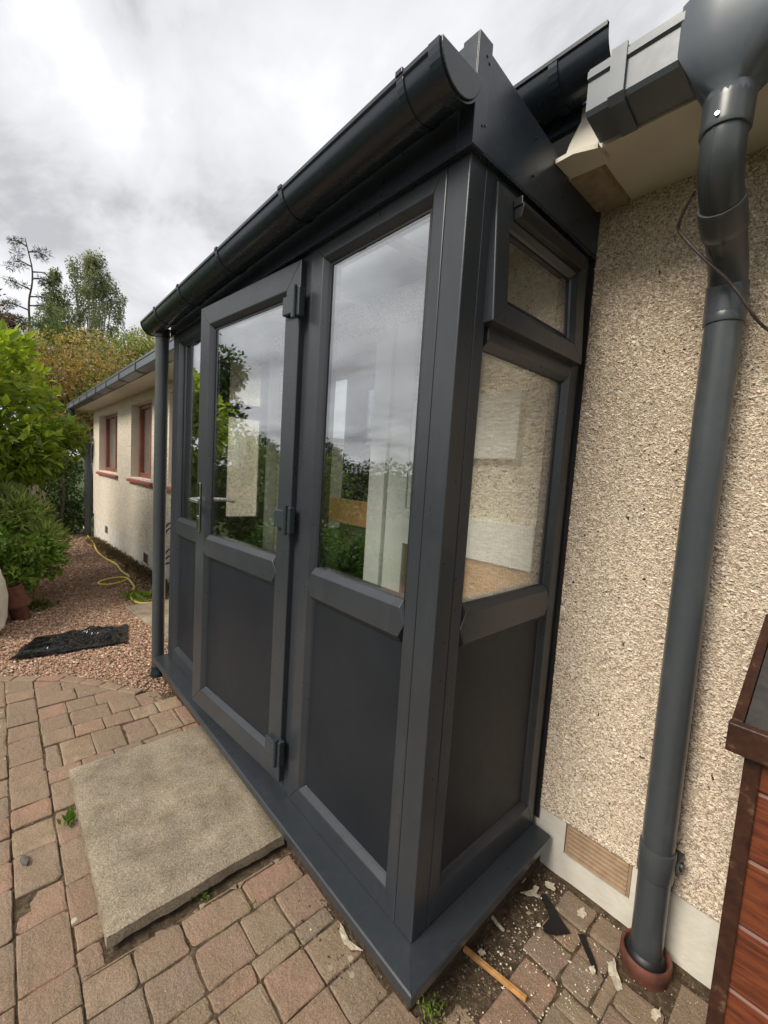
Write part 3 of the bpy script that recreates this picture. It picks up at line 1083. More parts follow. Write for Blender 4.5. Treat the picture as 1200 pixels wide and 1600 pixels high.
# far downpipe at the end of the house
fp = MB().tube([(-10.62, 0.34, 2.25), (-10.62, 0.36, 2.12), (-10.62, 0.56, 1.92), (-10.45, 0.61, 1.78), (-10.42, 0.61, 1.6), (-10.42, 0.61, -0.46)], 0.062, 14).build("downpipe", 'pipe_grey', house, smooth=True)
for zc in (1.55, 0.55):
    MB().tube([(-10.42, 0.61, zc), (-10.42, 0.61, zc - 0.07)], 0.075, 14).build("pipe_collar", 'pipe_grey', fp, smooth=True)

# air brick with clay louvres
vent = MB()
vx0, vx1, vz0, vz1 = 0.112, 0.333, -0.060, 0.064
vent.box(vx0, vx1, D + 0.055, D + 0.10, vz0, vz1)
vent = vent.build("air_brick", 'clay_vent', house)
MB().box(vx0, vx0 + 0.010, D + 0.016, D + 0.054, vz0, vz1).build("vent_edge", 'clay_vent', vent, bevel=0.002)
MB().box(vx1 - 0.010, vx1, D + 0.016, D + 0.054, vz0, vz1).build("vent_edge", 'clay_vent', vent, bevel=0.002)
for k in range(7):
    z = vz0 + 0.004 + k * 0.0172
    MB().prism([(vx0 + 0.010, D + 0.012, z), (vx0 + 0.010, D + 0.014, z + 0.008), (vx0 + 0.010, D + 0.054, z + 0.017), (vx0 + 0.010, D + 0.054, z + 0.006)], (vx1 - vx0 - 0.020, 0, 0)).build("louvre", 'clay_vent', vent)
for vx in (-8.85, -5.93):
    v_ = MB().box(vx - 0.11, vx + 0.11, D + 0.004, D + 0.011, -0.155, -0.02).build("air_brick", 'clay_vent', house)
    for k in range(5):
        MB().box(vx - 0.095, vx + 0.095, D - 0.002, D + 0.004, -0.145 + k * 0.025, -0.130 + k * 0.025).build("louvre", 'dark_void', v_)

# the house's own front door inside the porch
hd = MB()
yd = D + 0.05
hx0, hx1 = -1.96, -1.10
hd.box(hx0, hx0 + 0.10, yd, yd + 0.045, 0.0, 2.0)
hd.box(hx1 - 0.045, hx1, yd, yd + 0.045, 0.0, 2.0)
hd.box(hx0 + 0.10, hx1 - 0.045, yd + 0.001, yd + 0.044, 0.985, 1.135)
hd.box(hx0 + 0.10, hx1 - 0.045, yd + 0.001, yd + 0.044, 0.0, 0.25)
hd.box(hx0 + 0.10, hx1 - 0.045, yd + 0.001, yd + 0.044, 1.88, 2.0)
hd.box(-1.99, hx0, yd - 0.02, yd + 0.06, -0.02, 2.06)
hdoor = hd.build("front_door", 'oak', house, bevel=0.004)
MB().box(hx0 + 0.10, hx1 - 0.045, yd + 0.018, yd + 0.024, 1.135, 1.88).build("pane", 'glass', hdoor)
MB().box(hx0 + 0.10, hx1 - 0.045, yd + 0.018, yd + 0.024, 0.25, 0.985).build("pane", 'glass', hdoor)
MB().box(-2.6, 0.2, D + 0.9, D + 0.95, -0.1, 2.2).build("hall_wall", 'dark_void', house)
hf = MB()
hf.box(-1.098, -1.02, D - 0.03, D + 0.10, -0.02, 2.06)
hf.box(-1.02, -0.955, D - 0.045, D + 0.10, -0.02, 2.06)
hf.box(-0.955, -0.815, D - 0.02, D + 0.10, -0.02, 2.06)
hf.box(-1.963, -1.098, D - 0.03, D + 0.10, 2.003, 2.06)
hframe = hf.build("door_frame", 'white_upvc', house, bevel=0.004)
sl = MB()
sl.box(-0.812, -0.790, D - 0.012, D + 0.08, 1.142, 1.66)
sl.box(-0.790, -0.600, D - 0.012, D + 0.08, 1.636, 1.66)
sl.box(-0.622, -0.600, D - 0.012, D + 0.08, 1.142, 1.636)
slo = sl.build("sidelight", 'white_upvc', house, bevel=0.003)
MB().box(-0.790, -0.622, D + 0.02, D + 0.026, 1.142, 1.636).build("pane", 'glass', slo)
MB().box(-0.812, -0.105, D - 0.028, D - 0.0005, 0.965, 1.140).build("backing_board", 'white_upvc', house, bevel=0.003)
MB().box(-0.585, -0.205, D - 0.040, D - 0.0005, 1.395, 1.664).build("sky_reflection_panel", 'white_upvc', house, bevel=0.004)  # white panel standing in for bright sky mirrored in a pane
MB().box(-0.597, -0.115, D - 0.010, D - 0.0005, 0.30, 0.962).build("backing_board", 'oak', house)
for k in range(4):
    MB().box(-0.813, -0.60, D - 0.004, D + 0.03, 0.30 + k * 0.166, 0.30 + (k + 1) * 0.166 - 0.006).build("plank", 'stain', slo, bevel=0.004)

# ------------------------------------------------------------------ porch
porch = thing("porch", (-1.15, 0.35, -0.158), "anthracite grey glazed porch with its front door ajar", "porch")
W, H = 2.308, 2.10
TF = lambda p: Vector((p.x, -p.z, p.y))                      # front: u->x, v->z, w outward
TR = lambda p: Vector((p.z, p.x, p.y))                       # right side: u->y
TL = lambda p: Vector((-W - p.z, p.x, p.y))                  # left side


def bars(T, u0, u1, v0, v1, b, parent, mat='upvc', back=-0.065, top=None, bot=None, lft=None, rgt=None, proud=0.0, names=("jamb", "head_rail", "jamb", "bottom_rail"), bead=0.020, rec=0.024):
    """four mitred profile bars round an opening; returns the clear opening"""
    bt, bb, bl_, br = top or b, bot or b, lft or b, rgt or b
    g = 0.0004

    def ringpts(k):
        # profile stations: (fraction of width - bead, w)
        st = [(0.0, back), (0.0, proud - 0.002), (0.002, proud), (-bead - 0.004, proud), (-bead, proud - 0.0015), (-0.006, proud - rec * 0.62), (0.0 + 1e9, proud - rec), (1e9, back)]
        return st[k]

    def offs(k, wdt):
        a, w = ringpts(k)
        if a > 1e8:
            d = wdt
        elif a < 0:
            d = wdt + a
        else:
            d = a
        return d, w

    res = []
    for side, nm in zip(range(4), names):
        mbb = MB(T)
        vs = []
        for k in range(8):
            dl, w = offs(k, bl_)
            dr, _ = offs(k, br)
            dt, _ = offs(k, bt)
            db, _ = offs(k, bb)
            if side == 0:
                a, b_ = (u0 + dl, v0 + db + g, w), (u0 + dl, v1 - dt - g, w)
            elif side == 1:
                a, b_ = (u0 + dl + g, v1 - dt, w), (u1 - dr - g, v1 - dt, w)
            elif side == 2:
                a, b_ = (u1 - dr, v1 - dt - g, w), (u1 - dr, v0 + db + g, w)
            else:
                a, b_ = (u1 - dr - g, v0 + db, w), (u0 + dl + g, v0 + db, w)
            vs += [a, b_]
        fs = []
        for k in range(8):
            k2 = (k + 1) % 8
            fs.append((2 * k, 2 * k + 1, 2 * k2 + 1, 2 * k2))
        fs.append(tuple(2 * k for k in range(8)))
        fs.append(tuple(2 * k + 1 for k in range(7, -1, -1)))
        mbb.add(vs, fs)
        res.append(mbb.build(nm, mat, parent, bevel=0.0012, segs=1))
    return (u0 + bl_, u1 - br, v0 + bb, v1 - bt)


def midrail(T, u0, u1, v0, v1, parent, proud=0.0, chev=0.024, mat='upvc', name="mid_rail"):
    """rail with pointed (Y-joint) ends and sloped beads above and below"""
    vm = (v0 + v1) / 2
    mb = MB(T)
    p = proud + 0.0016
    face = [(u0 - chev, vm, p), (u0, v0 + 0.020, p), (u1, v0 + 0.020, p), (u1 + chev, vm, p), (u1, v1 - 0.020, p), (u0, v1 - 0.020, p)]
    lowr = [(u0 - chev, vm, proud - 0.030), (u0 + 0.002, v0, proud - 0.016), (u1 - 0.002, v0, proud - 0.016), (u1 + chev, vm, proud - 0.030), (u1 - 0.002, v1, proud - 0.016), (u0 + 0.002, v1, proud - 0.016)]
    back = [(a, b, proud - 0.06) for a, b, _ in lowr]
    vs = face + lowr + back
    fs = [(0, 1, 2, 3, 4, 5)]
    for r0 in (0, 6):
        for i in range(6):
            j = (i + 1) % 6
            fs.append((r0 + i, r0 + j, r0 + 6 + j, r0 + 6 + i))
    fs.append((17, 16, 15, 14, 13, 12))
    mb.add(vs, fs)
    return mb.build(name, mat, parent, bevel=0.0016, segs=2)


def glazed(T, u0, u1, v0, v1, w, parent, name="pane"):
    # a sealed unit: one thin sheet with dark gasket edge
    p = MB(T).box(u0 - 0.004, u1 + 0.004, v0 - 0.004, v1 + 0.004, w - 0.006, w).build(name, 'glass', parent)
    g_ = MB(T)
    for (a, b, c_, d_) in ((u0, u1, v0, v0 + 0.006), (u0, u1, v1 - 0.006, v1), (u0, u0 + 0.006, v0 + 0.006, v1 - 0.006), (u1 - 0.006, u1, v0 + 0.006, v1 - 0.006)):
        g_.box(a, b, c_, d_, w + 0.0004, w + 0.0030)
    g_.build("gasket", 'rubber', parent)
    return p


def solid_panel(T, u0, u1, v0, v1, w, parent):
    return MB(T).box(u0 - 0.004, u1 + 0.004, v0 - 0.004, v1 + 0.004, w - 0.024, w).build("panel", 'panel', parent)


# corner posts: two faces with a fine seam to the frames
def post(x0, x1, y0, y1, name="corner_post"):
    return MB().box(x0, x1, y0, y1, 0.0, H).build(name, 'upvc', porch, bevel=0.003)


post(-0.0705, 0.0, 0.0, 0.0625)
post(-W, -W + 0.0705, 0.0, 0.0625)

# right front window
fr = MB().box(-0.675, -0.665, 0.052, 0.064, 0.02, 2.08).build("window", 'upvc', porch)     # carrier strip behind the jamb
op = bars(TF, -0.686, -0.0715, 0.0, H, 0.072, fr, top=0.084, bot=0.098, lft=0.088, rgt=0.064)
glazed(TF, op[0], op[1], 0.945, op[3], -0.024, fr)
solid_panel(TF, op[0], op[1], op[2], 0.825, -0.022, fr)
midrail(TF, op[0], op[1], 0.825, 0.950, fr)

# left front window
fl = MB().box(-W + 0.10, -W + 0.11, 0.052, 0.064, 0.02, 2.08).build("window", 'upvc', porch)
op = bars(TF, -W + 0.0715, -1.610, 0.0, H, 0.072, fl, top=0.090, bot=0.098, lft=0.066, rgt=0.066)
glazed(TF, op[0], op[1], 0.945, op[3], -0.024, fl)
solid_panel(TF, op[0], op[1], op[2], 0.825, -0.022, fl)
midrail(TF, op[0], op[1], 0.825, 0.950, fl)

# door frame (fixed) and door leaf (ajar)
dfm = MB()
dfm.box(-0.742, -0.6868, 0.0015, 0.066, 0.0, H - 0.0)
dfm.box(-1.6092, -1.556, 0.0015, 0.066, 0.0, H)
dfm.box(-1.556, -0.742, 0.0015, 0.066, 2.045, H)
dfm.box(-1.556, -0.742, 0.0015, 0.066, 0.0, 0.035)
dfm.build("door_frame", 'upvc', porch, bevel=0.002)
TH = 0.080
HX, HY = -0.727, -0.022
cu_, su_ = math.cos(TH), math.sin(TH)


def TD(p):
    """door leaf: u = distance from the hinge edge, v = height, w = outwards"""
    s, v, w = p.x, p.y, p.z
    return Vector((HX - s * cu_ + w * su_, HY - s * su_ - w * cu_, v))


door = MB(TD).box(0.02, 0.03, 0.07, 2.03, -0.068, -0.058).build("door", 'upvc', porch)
tag(door, "half-glazed grey door leaf standing slightly ajar")
op = bars(TD, 0.0, 0.832, 0.047, 2.057, 0.112, door, lft=0.110, rgt=0.118, top=0.112, bot=0.112, back=-0.055, names=("stile", "top_rail", "stile", "bottom_rail"))
glazed(TD, op[0], op[1], 0.945, op[3], -0.024, door)
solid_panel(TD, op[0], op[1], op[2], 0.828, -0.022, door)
midrail(TD, op[0], op[1], 0.828, 0.950, door, chev=0.034)
# hinges (three flag hinges on the hinge edge)
for zc in (1.900, 1.110, 0.185):
    h_ = MB(TD)
    h_.box(0.012, 0.082, zc - 0.034, zc + 0.034, 0.0, 0.020)
    h_.box(-0.026, 0.010, zc - 0.050, zc + 0.050, -0.004, 0.022)
    ho = h_.build("hinge", 'hinge', door, bevel=0.004)
    MB(TD).tube([(-0.002, zc - 0.056, 0.026), (-0.002, zc + 0.056, 0.026)], 0.010, 12).build("hinge_pin", 'hinge', door, smooth=True)
# chrome handle: long back plate and lever, outside and inside
for sgn, w0 in ((1, 0.002), (-1, -0.057)):
    pl = MB(TD)
    wl_ = (w0, w0 + 0.009) if sgn > 0 else (w0 - 0.009, w0)
    pl.box(0.775, 0.803, 0.955, 1.205, *wl_)
    pl.build("handle_plate", 'chrome', door, bevel=0.004)
    w1 = wl_[1] if sgn > 0 else wl_[0]
    lv = MB(TD)
    lv.tube([(0.789, 1.120, w1), (0.789, 1.120, w1 + sgn * 0.040), (0.775, 1.121, w1 + sgn * 0.050), (0.74, 1.122, w1 + sgn * 0.052), (0.665, 1.118, w1 + sgn * 0.050)], [0.010, 0.010, 0.010, 0.009, 0.008], 12)
    lv.build("door_handle", 'chrome', door, smooth=True)
    cy_ = MB(TD)
    cy_.tube([(0.789, 1.03, w1), (0.789, 1.03, w1 + sgn * 0.006)], 0.009, 12)
    cy_.build("lock_cylinder", 'chrome', door, smooth=True)

# right side: fixed pane, panel, and top-hung opener
sr = MB().box(-0.064, -0.052, 0.075, 0.085, 0.02, 2.08).build("side_window", 'upvc', porch)
op = bars(TR, 0.0635, 0.668, 0.0, H, 0.07, sr, top=0.05, bot=0.118, lft=0.066, rgt=0.070)
MB().box(-0.062, -0.004, 0.6685, 0.692, 0.0, H).build("wall_trim", 'rubber', sr, bevel=0.003)
MB().box(-0.058, 0.010, 0.6925, 0.6985, 0.02, H).build("sealant", 'rubber', sr)
glazed(TR, op[0], op[1], 0.945, 1.660, -0.024, sr)
solid_panel(TR, op[0], op[1], op[2], 0.822, -0.022, sr)
midrail(TR, op[0], op[1], 0.822, 0.950, sr)
# transom with sloping lower bead and rounded nose
MB(TR).prism([(op[0] - 0.004, 1.655, -0.018), (op[0] - 0.004, 1.676, 0.002), (op[0] - 0.004, 1.740, 0.002), (op[0] - 0.004, 1.740, -0.058), (op[0] - 0.004, 1.655, -0.058)], (op[1] - op[0] + 0.008, 0, 0)).build("transom", 'upvc', sr, bevel=0.003)
TO = rad(3.4)


def TS(p):
    """opener: hung from its top edge at z = 2.058, bottom swung out"""
    u, v, w = p.x, p.y, p.z
    dv = 2.058 - v
    return Vector((0.012 + dv * math.sin(TO) + w * math.cos(TO), u, 2.058 - dv * math.cos(TO) + w * math.sin(TO)))


sash = MB(TS).box(0.11, 0.12, 1.74, 2.04, -0.050, -0.042).build("opener", 'upvc', porch)
tag(sash, "small top-hung opener swung slightly out")
op = bars(TS, 0.098, 0.622, 1.713, 2.058, 0.082, sash, bot=0.074, top=0.086, back=-0.040, rec=0.020, names=("stile", "top_rail", "stile", "bottom_rail"))
glazed(TS, op[0], op[1], op[2], op[3], -0.020, sash)
# trickle-vent hood along the top rail
vh = MB(TS)
pr = []
for k in range(9):
    a = math.pi * 0.5 * k / 8
    pr.append((0.175, 2.046 - 0.030 * (1 - math.cos(a)), 0.002 + 0.028 * math.sin(a)))
pr += [(0.175, 1.992, 0.022), (0.175, 1.992, 0.001)]
vh.prism(pr, (0.385, 0, 0)).build("vent_hood", 'rubber', sash, bevel=0.002)
MB(TS).box(0.171, 0.1745, 2.022, 2.044, 0.001, 0.027).build("vent_end_cap", 'hinge', sash, bevel=0.003)

# left side of the porch
sw = MB().box(-W + 0.052, -W + 0.064, 0.075, 0.085, 0.02, 2.08).build("side_window", 'upvc', porch)
op = bars(TL, 0.0635, 0.692, 0.0, H, 0.07, sw, top=0.07, bot=0.118, lft=0.27, rgt=0.098)
glazed(TL, op[0], op[1], 0.930, 1.640, -0.024, sw)
solid_panel(TL, op[0], op[1], op[2], 0.822, -0.022, sw)
midrail(TL, op[0], op[1], 0.822, 0.935, sw)
midrail(TL, op[0], op[1], 1.636, 1.730, sw, name="transom")
glazed(TL, op[0], op[1], 1.73, op[3], -0.024, sw, "pane")
# white inside linings
li = MB()
li.box(-W + 0.068, -W + 0.11, 0.625, 0.690, 0.0, 2.08)
li.build("inner_lining", 'white_upvc', porch)
MB().box(-W + 0.02, -0.02, 0.02, D - 0.002, -0.055, -0.035).build("floor_board", 'soil_floor', porch)

# sill (mitred), with sloping top and drip nose
C0 = 0.086
sp = [(-0.002, 0.060), (0.004, 0.0), (C0 - 0.006, -0.0045), (C0, -0.010), (C0, -0.034), (C0 - 0.010, -0.034), (C0 - 0.012, -0.016), (0.0, -0.022)]
sill = MB()
prof = [(0.0, 0.001), (0.0, 0.0035), (C0 - 0.005, -0.0045), (C0, -0.009), (C0, -0.034), (C0 - 0.012, -0.034), (C0 - 0.012, -0.020), (0.0, -0.020)]
n = len(prof)
XL = -W - 0.012


def sillrun(pts_a, pts_b):
    m_ = MB()
    m_.add(pts_a + pts_b, [(i, (i + 1) % n, n + (i + 1) % n, n + i) for i in range(n)] + [tuple(range(n)), tuple(range(2 * n - 1, n - 1, -1))])
    return m_


prof[0] = (-0.06, -0.0205)
prof[1] = (-0.06, -0.0006)
prof[7] = (-0.055, -0.0205)
prof = [(-0.05, -0.0006), (0.001, -0.0006), (C0 - 0.005, -0.0050), (C0, -0.0095), (C0, -0.036), (C0 - 0.010, -0.036), (C0 - 0.012, -0.020), (-0.05, -0.020)]
sillrun([(XL, -d, z) for d, z in prof], [(d - 0.0003, -d, z) for d, z in prof]).build("sill", 'upvc', porch, bevel=0.0015)
sillrun([(d, -d + 0.0003, z) for d, z in prof], [(d * (0.80 if d > 0 else 1), D - 0.014, z) for d, z in prof]).build("sill", 'upvc', porch, bevel=0.0015)
MB().box(-W - 0.02, 0.035, -0.03, D - 0.01, -0.20, -0.0215).build("base_course", 'soil', porch)

# fascia: front board, side board, corner trim, drip edge
MB().box(-W - 0.015, 0.0135, -0.0165, 0.0, H - 0.012, 2.318).build("fascia_board", 'fascia', porch, bevel=0.002)
sb = MB().prism([(0.0, 0.0005, H - 0.012), (0.0, 0.0005, 2.310), (0.0, 0.400, 2.262), (0.0, 0.42, 2.225), (0.0, 0.44, 2.255), (0.0, 0.692, 2.30), (0.0, 0.692, H - 0.006)], (0.0135, 0, 0)).build("fascia_board", 'fascia', porch, bevel=0.002)
ct = MB()
ct.box(0.0139, 0.0175, -0.0205, 0.030, H - 0.018, 2.322)
ct.box(-0.030, 0.0139, -0.0205, -0.0169, H - 0.018, 2.322)
ct = ct.build("corner_trim", 'fascia', porch, bevel=0.001)
MB().prism([(0.0, 0.0005, H - 0.012), (0.0, 0.0005, 2.30), (0.0, 0.692, 2.29), (0.0, 0.692, H - 0.012)], (-0.0135, 0, 0)).build("fascia_board", 'fascia', porch) if False else None
MB().box(-W - 0.015, -W - 0.0015, 0.0005, 0.692, H - 0.012, 2.30).build("fascia_board", 'fascia', porch, bevel=0.002)
for (y_, z_) in ((0.012, 2.285), (0.022, 2.275), (0.012, 2.135), (0.022, 2.14), (0.25, 2.235), (0.25, 2.14), (0.52, 2.24), (0.52, 2.14)):
    MB().tube([(0.0130, y_, z_), (0.0195, y_, z_)], 0.0032, 8).build("screw_head", 'hinge', porch, smooth=True)
MB().prism([(-W, 0.0, 2.24), (-W, D, 2.26), (-W, D, 2.264), (-W, 0.0, 2.244)], (W, 0, 0)).build("brightening_roof_sheet", 'poly', porch)  # unseen sheet, added see-through so daylight lifts the porch interior
for rx_ in (-1.85, -1.25, -0.65, -0.1):
    MB().prism([(rx_, 0.0, 2.20), (rx_, D, 2.22), (rx_, D, 2.239), (rx_, 0.0, 2.239)], (0.045, 0, 0)).build("rafter", 'white_upvc', porch)
# drip trims under the fascia
MB().box(-W - 0.015, 0.0155, -0.0195, 0.0, H - 0.0205, H - 0.0125).build("drip_trim", 'gutter_black', porch, bevel=0.001)
MB().box(0.0, 0.0155, 0.0005, 0.690, H - 0.0205, H - 0.0125).build("drip_trim", 'gutter_black', porch, bevel=0.001)

# half-round gutter, falling a little to the left
def gzr(x):
    return 2.198 + 0.016 * x


gut = halfround(-2.43, 0.030, -0.0925, gzr(-2.43), gzr(0.03), 0.066, 0.003, 0.005, 22).build("gutter", 'gutter_black', porch, smooth=True)
ec = MB()
zc = gzr(0.03)
ec.prism([(0.0305, -0.0925 + math.cos(math.pi + math.pi * k / 20) * 0.0685, zc + 0.006 + math.sin(math.pi + math.pi * k / 20) * 0.0745) for k in range(21)], (0.0055, 0, 0))
ec.build("end_cap", 'hinge', gut, bevel=0.0015)
ec = MB().prism([(0.0, -0.0925 + math.cos(math.pi + math.pi * k / 20) * 0.0735, zc + 0.004 + math.sin(math.pi + math.pi * k / 20) * 0.0775) for k in range(21)] +
                [(0.0, -0.0925 + math.cos(math.pi + math.pi * k / 20) * 0.0690, zc + 0.004 + math.sin(math.pi + math.pi * k / 20) * 0.0730) for k in range(20, -1, -1)], (0.0305, 0, 0))
ec.build("end_cap", 'gutter_black', gut)
ec = MB().prism([(-2.435, -0.0925 + math.cos(math.pi + math.pi * k / 20) * 0.0715, gzr(-2.4) + 0.006 + math.sin(math.pi + math.pi * k / 20) * 0.0765) for k in range(21)], (0.006, 0, 0))
ec.build("end_cap", 'gutter_black', gut)
for bx_ in (-0.10, -0.65, -1.19, -1.70, -2.13):
    z = gzr(bx_)
    k_ = MB().prism([(bx_, -0.0925 + math.cos(math.pi + math.pi * k / 18) * 0.0705, z + 0.002 + math.sin(math.pi + math.pi * k / 18) * 0.0705) for k in range(19)] +
                    [(bx_, -0.0925 + math.cos(math.pi + math.pi * k / 18) * 0.0665, z + 0.002 + math.sin(math.pi + math.pi * k / 18) * 0.0665) for k in range(18, -1, -1)], (0.022, 0, 0))
    k_.box(bx_, bx_ + 0.022, -0.1665, -0.156, z + 0.002, z + 0.013)
    k_.build("bracket", 'gutter_black', gut, bevel=0.001)
# porch downpipe
lp = MB().tube([(-2.362, -0.0525, 2.10), (-2.362, -0.0515, 1.0), (-2.362, -0.0475, -0.02), (-2.362, -0.0465, -0.09)], 0.0385, 24).build("downpipe", 'pipe_grey', porch, smooth=True)
MB().lathe((-2.362, -0.0465, -0.17), [(0.0, 0.0), (0.043, 0.0), (0.046, 0.01), (0.046, 0.04), (0.041, 0.05), (0.041, 0.085), (0.0, 0.085)], 24).build("pipe_shoe", 'gutter_black', lp, smooth=True)
MB().lathe((-2.362, -0.0525, 2.075), [(0.0, 0.0), (0.044, 0.0), (0.044, 0.04), (0.052, 0.055), (0.0, 0.055)], 24).build("gutter_outlet", 'gutter_black', lp, smooth=True)

# ------------------------------------------------------------------ doorstep slab
def rough_slab(name, x0, x1, y0, y1, z0, z1, mat, seed):
    nxx, nyy = 36, 24
    V, Fs = [], []
    def jit(x, y, k):
        return mnoise.noise(Vector((x * 14, y * 14, seed + k))) * 0.004 + mnoise.noise(Vector((x * 45, y * 45, seed + k))) * 0.0022
    for j in range(nyy + 1):
        for i in range(nxx + 1):
            x, y = x0 + (x1 - x0) * i / nxx, y0 + (y1 - y0) * j / nyy
            ed = min(i, nxx - i, j, nyy - j)
            dz = -0.0075 if ed == 0 else 0.0
            V.append((x + (jit(y, x, 3) * 1.3 if i in (0, nxx) else 0), y + (jit(x, y, 5) * 1.3 if j in (0, nyy) else 0), z1 + dz + jit(x, y, 0) * 0.6))
    idx = lambda i, j: j * (nxx + 1) + i
    for j in range(nyy):
        for i in range(nxx):
            Fs.append((idx(i, j), idx(i + 1, j), idx(i + 1, j + 1), idx(i, j + 1)))
    border = [idx(i, 0) for i in range(nxx)] + [idx(nxx, j) for j in range(nyy)] + [idx(i, nyy) for i in range(nxx, 0, -1)] + [idx(0, j) for j in range(nyy, 0, -1)]
    b0 = len(V)
    for q in border:
        x, y, z = V[q]
        V.append((x + jit(x, y, 9) * 1.5, y + jit(x, y, 11) * 1.5, z0 + jit(x, y, 7)))
    nb = len(border)
    for i in range(nb):
        j = (i + 1) % nb
        Fs.append((border[j], border[i], b0 + i, b0 + j))
    Fs.append(tuple(b0 + i for i in range(nb)))
    return MB().add(V, Fs).build(name, mat, None, smooth=True)


step = rough_slab("doorstep_slab", -1.525, -0.632, -0.622, -0.045, -0.136, -0.090, 'slab', 2.0)
tag(step, "mossy concrete slab lying as a step before the porch door", "step")
bed = MB().box(-1.46, -0.70, -0.56, -0.06, -0.160, -0.137).build("slab_bedding", 'soil', step)

# ------------------------------------------------------------------ right-hand objects
# wooden storage box with sloping felted lid
bx = thing("storage_box", (1.05, 0.5, -0.15), "red-stained timber storage box with felted lid against the wall", "storage box")
yf, yb_ = 0.35, 0.675
XB0, XB1 = 0.598, 1.60
for k in range(7):
    z0 = -0.10 + k * 0.1565 - 0.005
    z1 = min(z0 + 0.1545, 0.80)
    if z1 - z0 < 0.02:
        continue
    MB().prism([(XB0 + 0.024, yf + 0.012, z0), (XB0 + 0.024, yf + 0.006, z0 + 0.006), (XB0 + 0.024, yf + 0.010, z1 - 0.006), (XB0 + 0.024, yf + 0.016, z1), (XB0 + 0.024, yf + 0.028, z1), (XB0 + 0.024, yf + 0.028, z0)], (XB1 - XB0 - 0.04, 0, 0)).build("plank", 'stain', bx, bevel=0.002)
MB().box(XB0, XB0 + 0.029, yf - 0.004, yf + 0.030, -0.15, 0.80).build("corner_post", 'stain_dark', bx, bevel=0.003)
MB().prism([(XB0 + 0.003, yf + 0.030, -0.14), (XB0 + 0.003, yf + 0.030, 0.80), (XB0 + 0.003, yb_, 0.95), (XB0 + 0.003, yb_, -0.14)], (0.02, 0, 0)).build("side_panel", 'stain', bx)
SL = (0.994 - 0.829) / (0.694 - 0.35)
lidz = lambda y: 0.829 + (y - 0.35) * SL
MB().prism([(0.592, 0.338, lidz(0.338) - 0.022), (0.592, 0.69, lidz(0.69) - 0.022), (0.592, 0.69, lidz(0.69) - 0.003), (0.592, 0.338, lidz(0.338) - 0.003)], (1.03, 0, 0)).build("lid", 'felt', bx)
MB().prism([(0.570, 0.334, lidz(0.334) - 0.045), (0.570, 0.692, lidz(0.692) - 0.045), (0.570, 0.692, lidz(0.692) + 0.004), (0.570, 0.334, lidz(0.334) + 0.004)], (0.020, 0, 0)).build("lid_trim", 'stain_dark', bx, bevel=0.003)
MB().prism([(0.568, 0.332, lidz(0.332) - 0.062), (0.568, 0.332, lidz(0.332) + 0.006), (0.568, 0.312, lidz(0.332) + 0.004), (0.568, 0.312, lidz(0.332) - 0.060)], (1.06, 0, 0)).build("lid_trim", 'stain_dark', bx, bevel=0.003)

# clay drain socket round the foot of the downpipe
ds_ = MB()
ds_.lathe((PX + 0.010, PY - 0.005, -0.19), [(0.064, 0.0), (0.065, 0.055), (0.069, 0.064), (0.069, 0.088), (0.066, 0.092), (0.060, 0.090), (0.057, 0.080), (0.056, 0.070), (0.0, 0.070)], 40)
sk = ds_.build("drain_socket", 'terracotta', None, smooth=True)
tag(sk, "round terracotta drain socket at the foot of the downpipe", "drain")
MB().lathe((PX + 0.008, PY - 0.003, -0.122), [(0.0, 0.0), (0.056, 0.0), (0.054, 0.014), (0.048, 0.026), (0.043, 0.03)], 32).build("seal_ring", 'rubber', sk, smooth=True)

# loose cable across the pipe
cb = [pix(1086, 297, ax=1, val=0.44), pix(1072, 322, ax=1, val=0.46), pix(1058, 352, ax=1, val=0.49), pix(1062, 364, ax=1, val=0.50), pix(1084, 388, ax=1, val=0.51),
      pix(1108, 412, ax=1, val=0.52), pix(1132, 432, ax=1, val=0.53), pix(1152, 455, ax=1, val=0.545), pix(1172, 485, ax=1, val=0.565), pix(1186, 504, ax=1, val=0.595), pix(1203, 518, ax=1, val=0.62), pix(1260, 560, ax=1, val=0.68)]


o = MB().tube(smooth_path(cb, 2), 0.0040, 8).build("cable", 'cable', None, smooth=True)
tag(o, "loose black cable looped across the wide downpipe", "cable")

# debris on the blocks by the wall
GT = -0.147


def flat_piece(pxs, th, name, mat, label, cat, group=None, z=GT, curl=0.0):
    pts = []
    for (a, b) in pxs:
        d = _F + _R2 * ((a - 600) / FPX) - _U2 * ((b - 800) / FPX)
        pts.append(CAM + d * ((z - CAM.z) / d.z))
    c_ = sum(pts, Vector()) / len(pts)
    if curl > 0:                     # broken, crumbly outline
        fine = []
        for p, q in zip(pts, pts[1:] + pts[:1]):
            for f_ in (0.0, 0.33, 0.66):
                w_ = p.lerp(q, f_)
                fine.append(w_ + (c_ - w_) * random.uniform(0.0, 0.28) + Vector((random.gauss(0, 0.0012), random.gauss(0, 0.0012), 0)))
        pts = fine
    mb = MB()
    n_ = len(pts)
    vs = [Vector((p.x, p.y, z + curl * random.random())) for p in pts]
    vs += [Vector((p.x, p.y, z + th + curl * random.random())) for p in pts]
    vs.append(Vector((c_.x, c_.y, z)))
    vs.append(Vector((c_.x, c_.y, z + th * 1.2)))
    fs = []
    for i in range(n_):
        j = (i + 1) % n_
        fs += [(i, j, n_ + j, n_ + i), (2 * n_, j, i), (2 * n_ + 1, n_ + i, n_ + j)]
    o = mb.add(vs, fs).build(name, mat, None)
    return tag(o, label, cat, group)


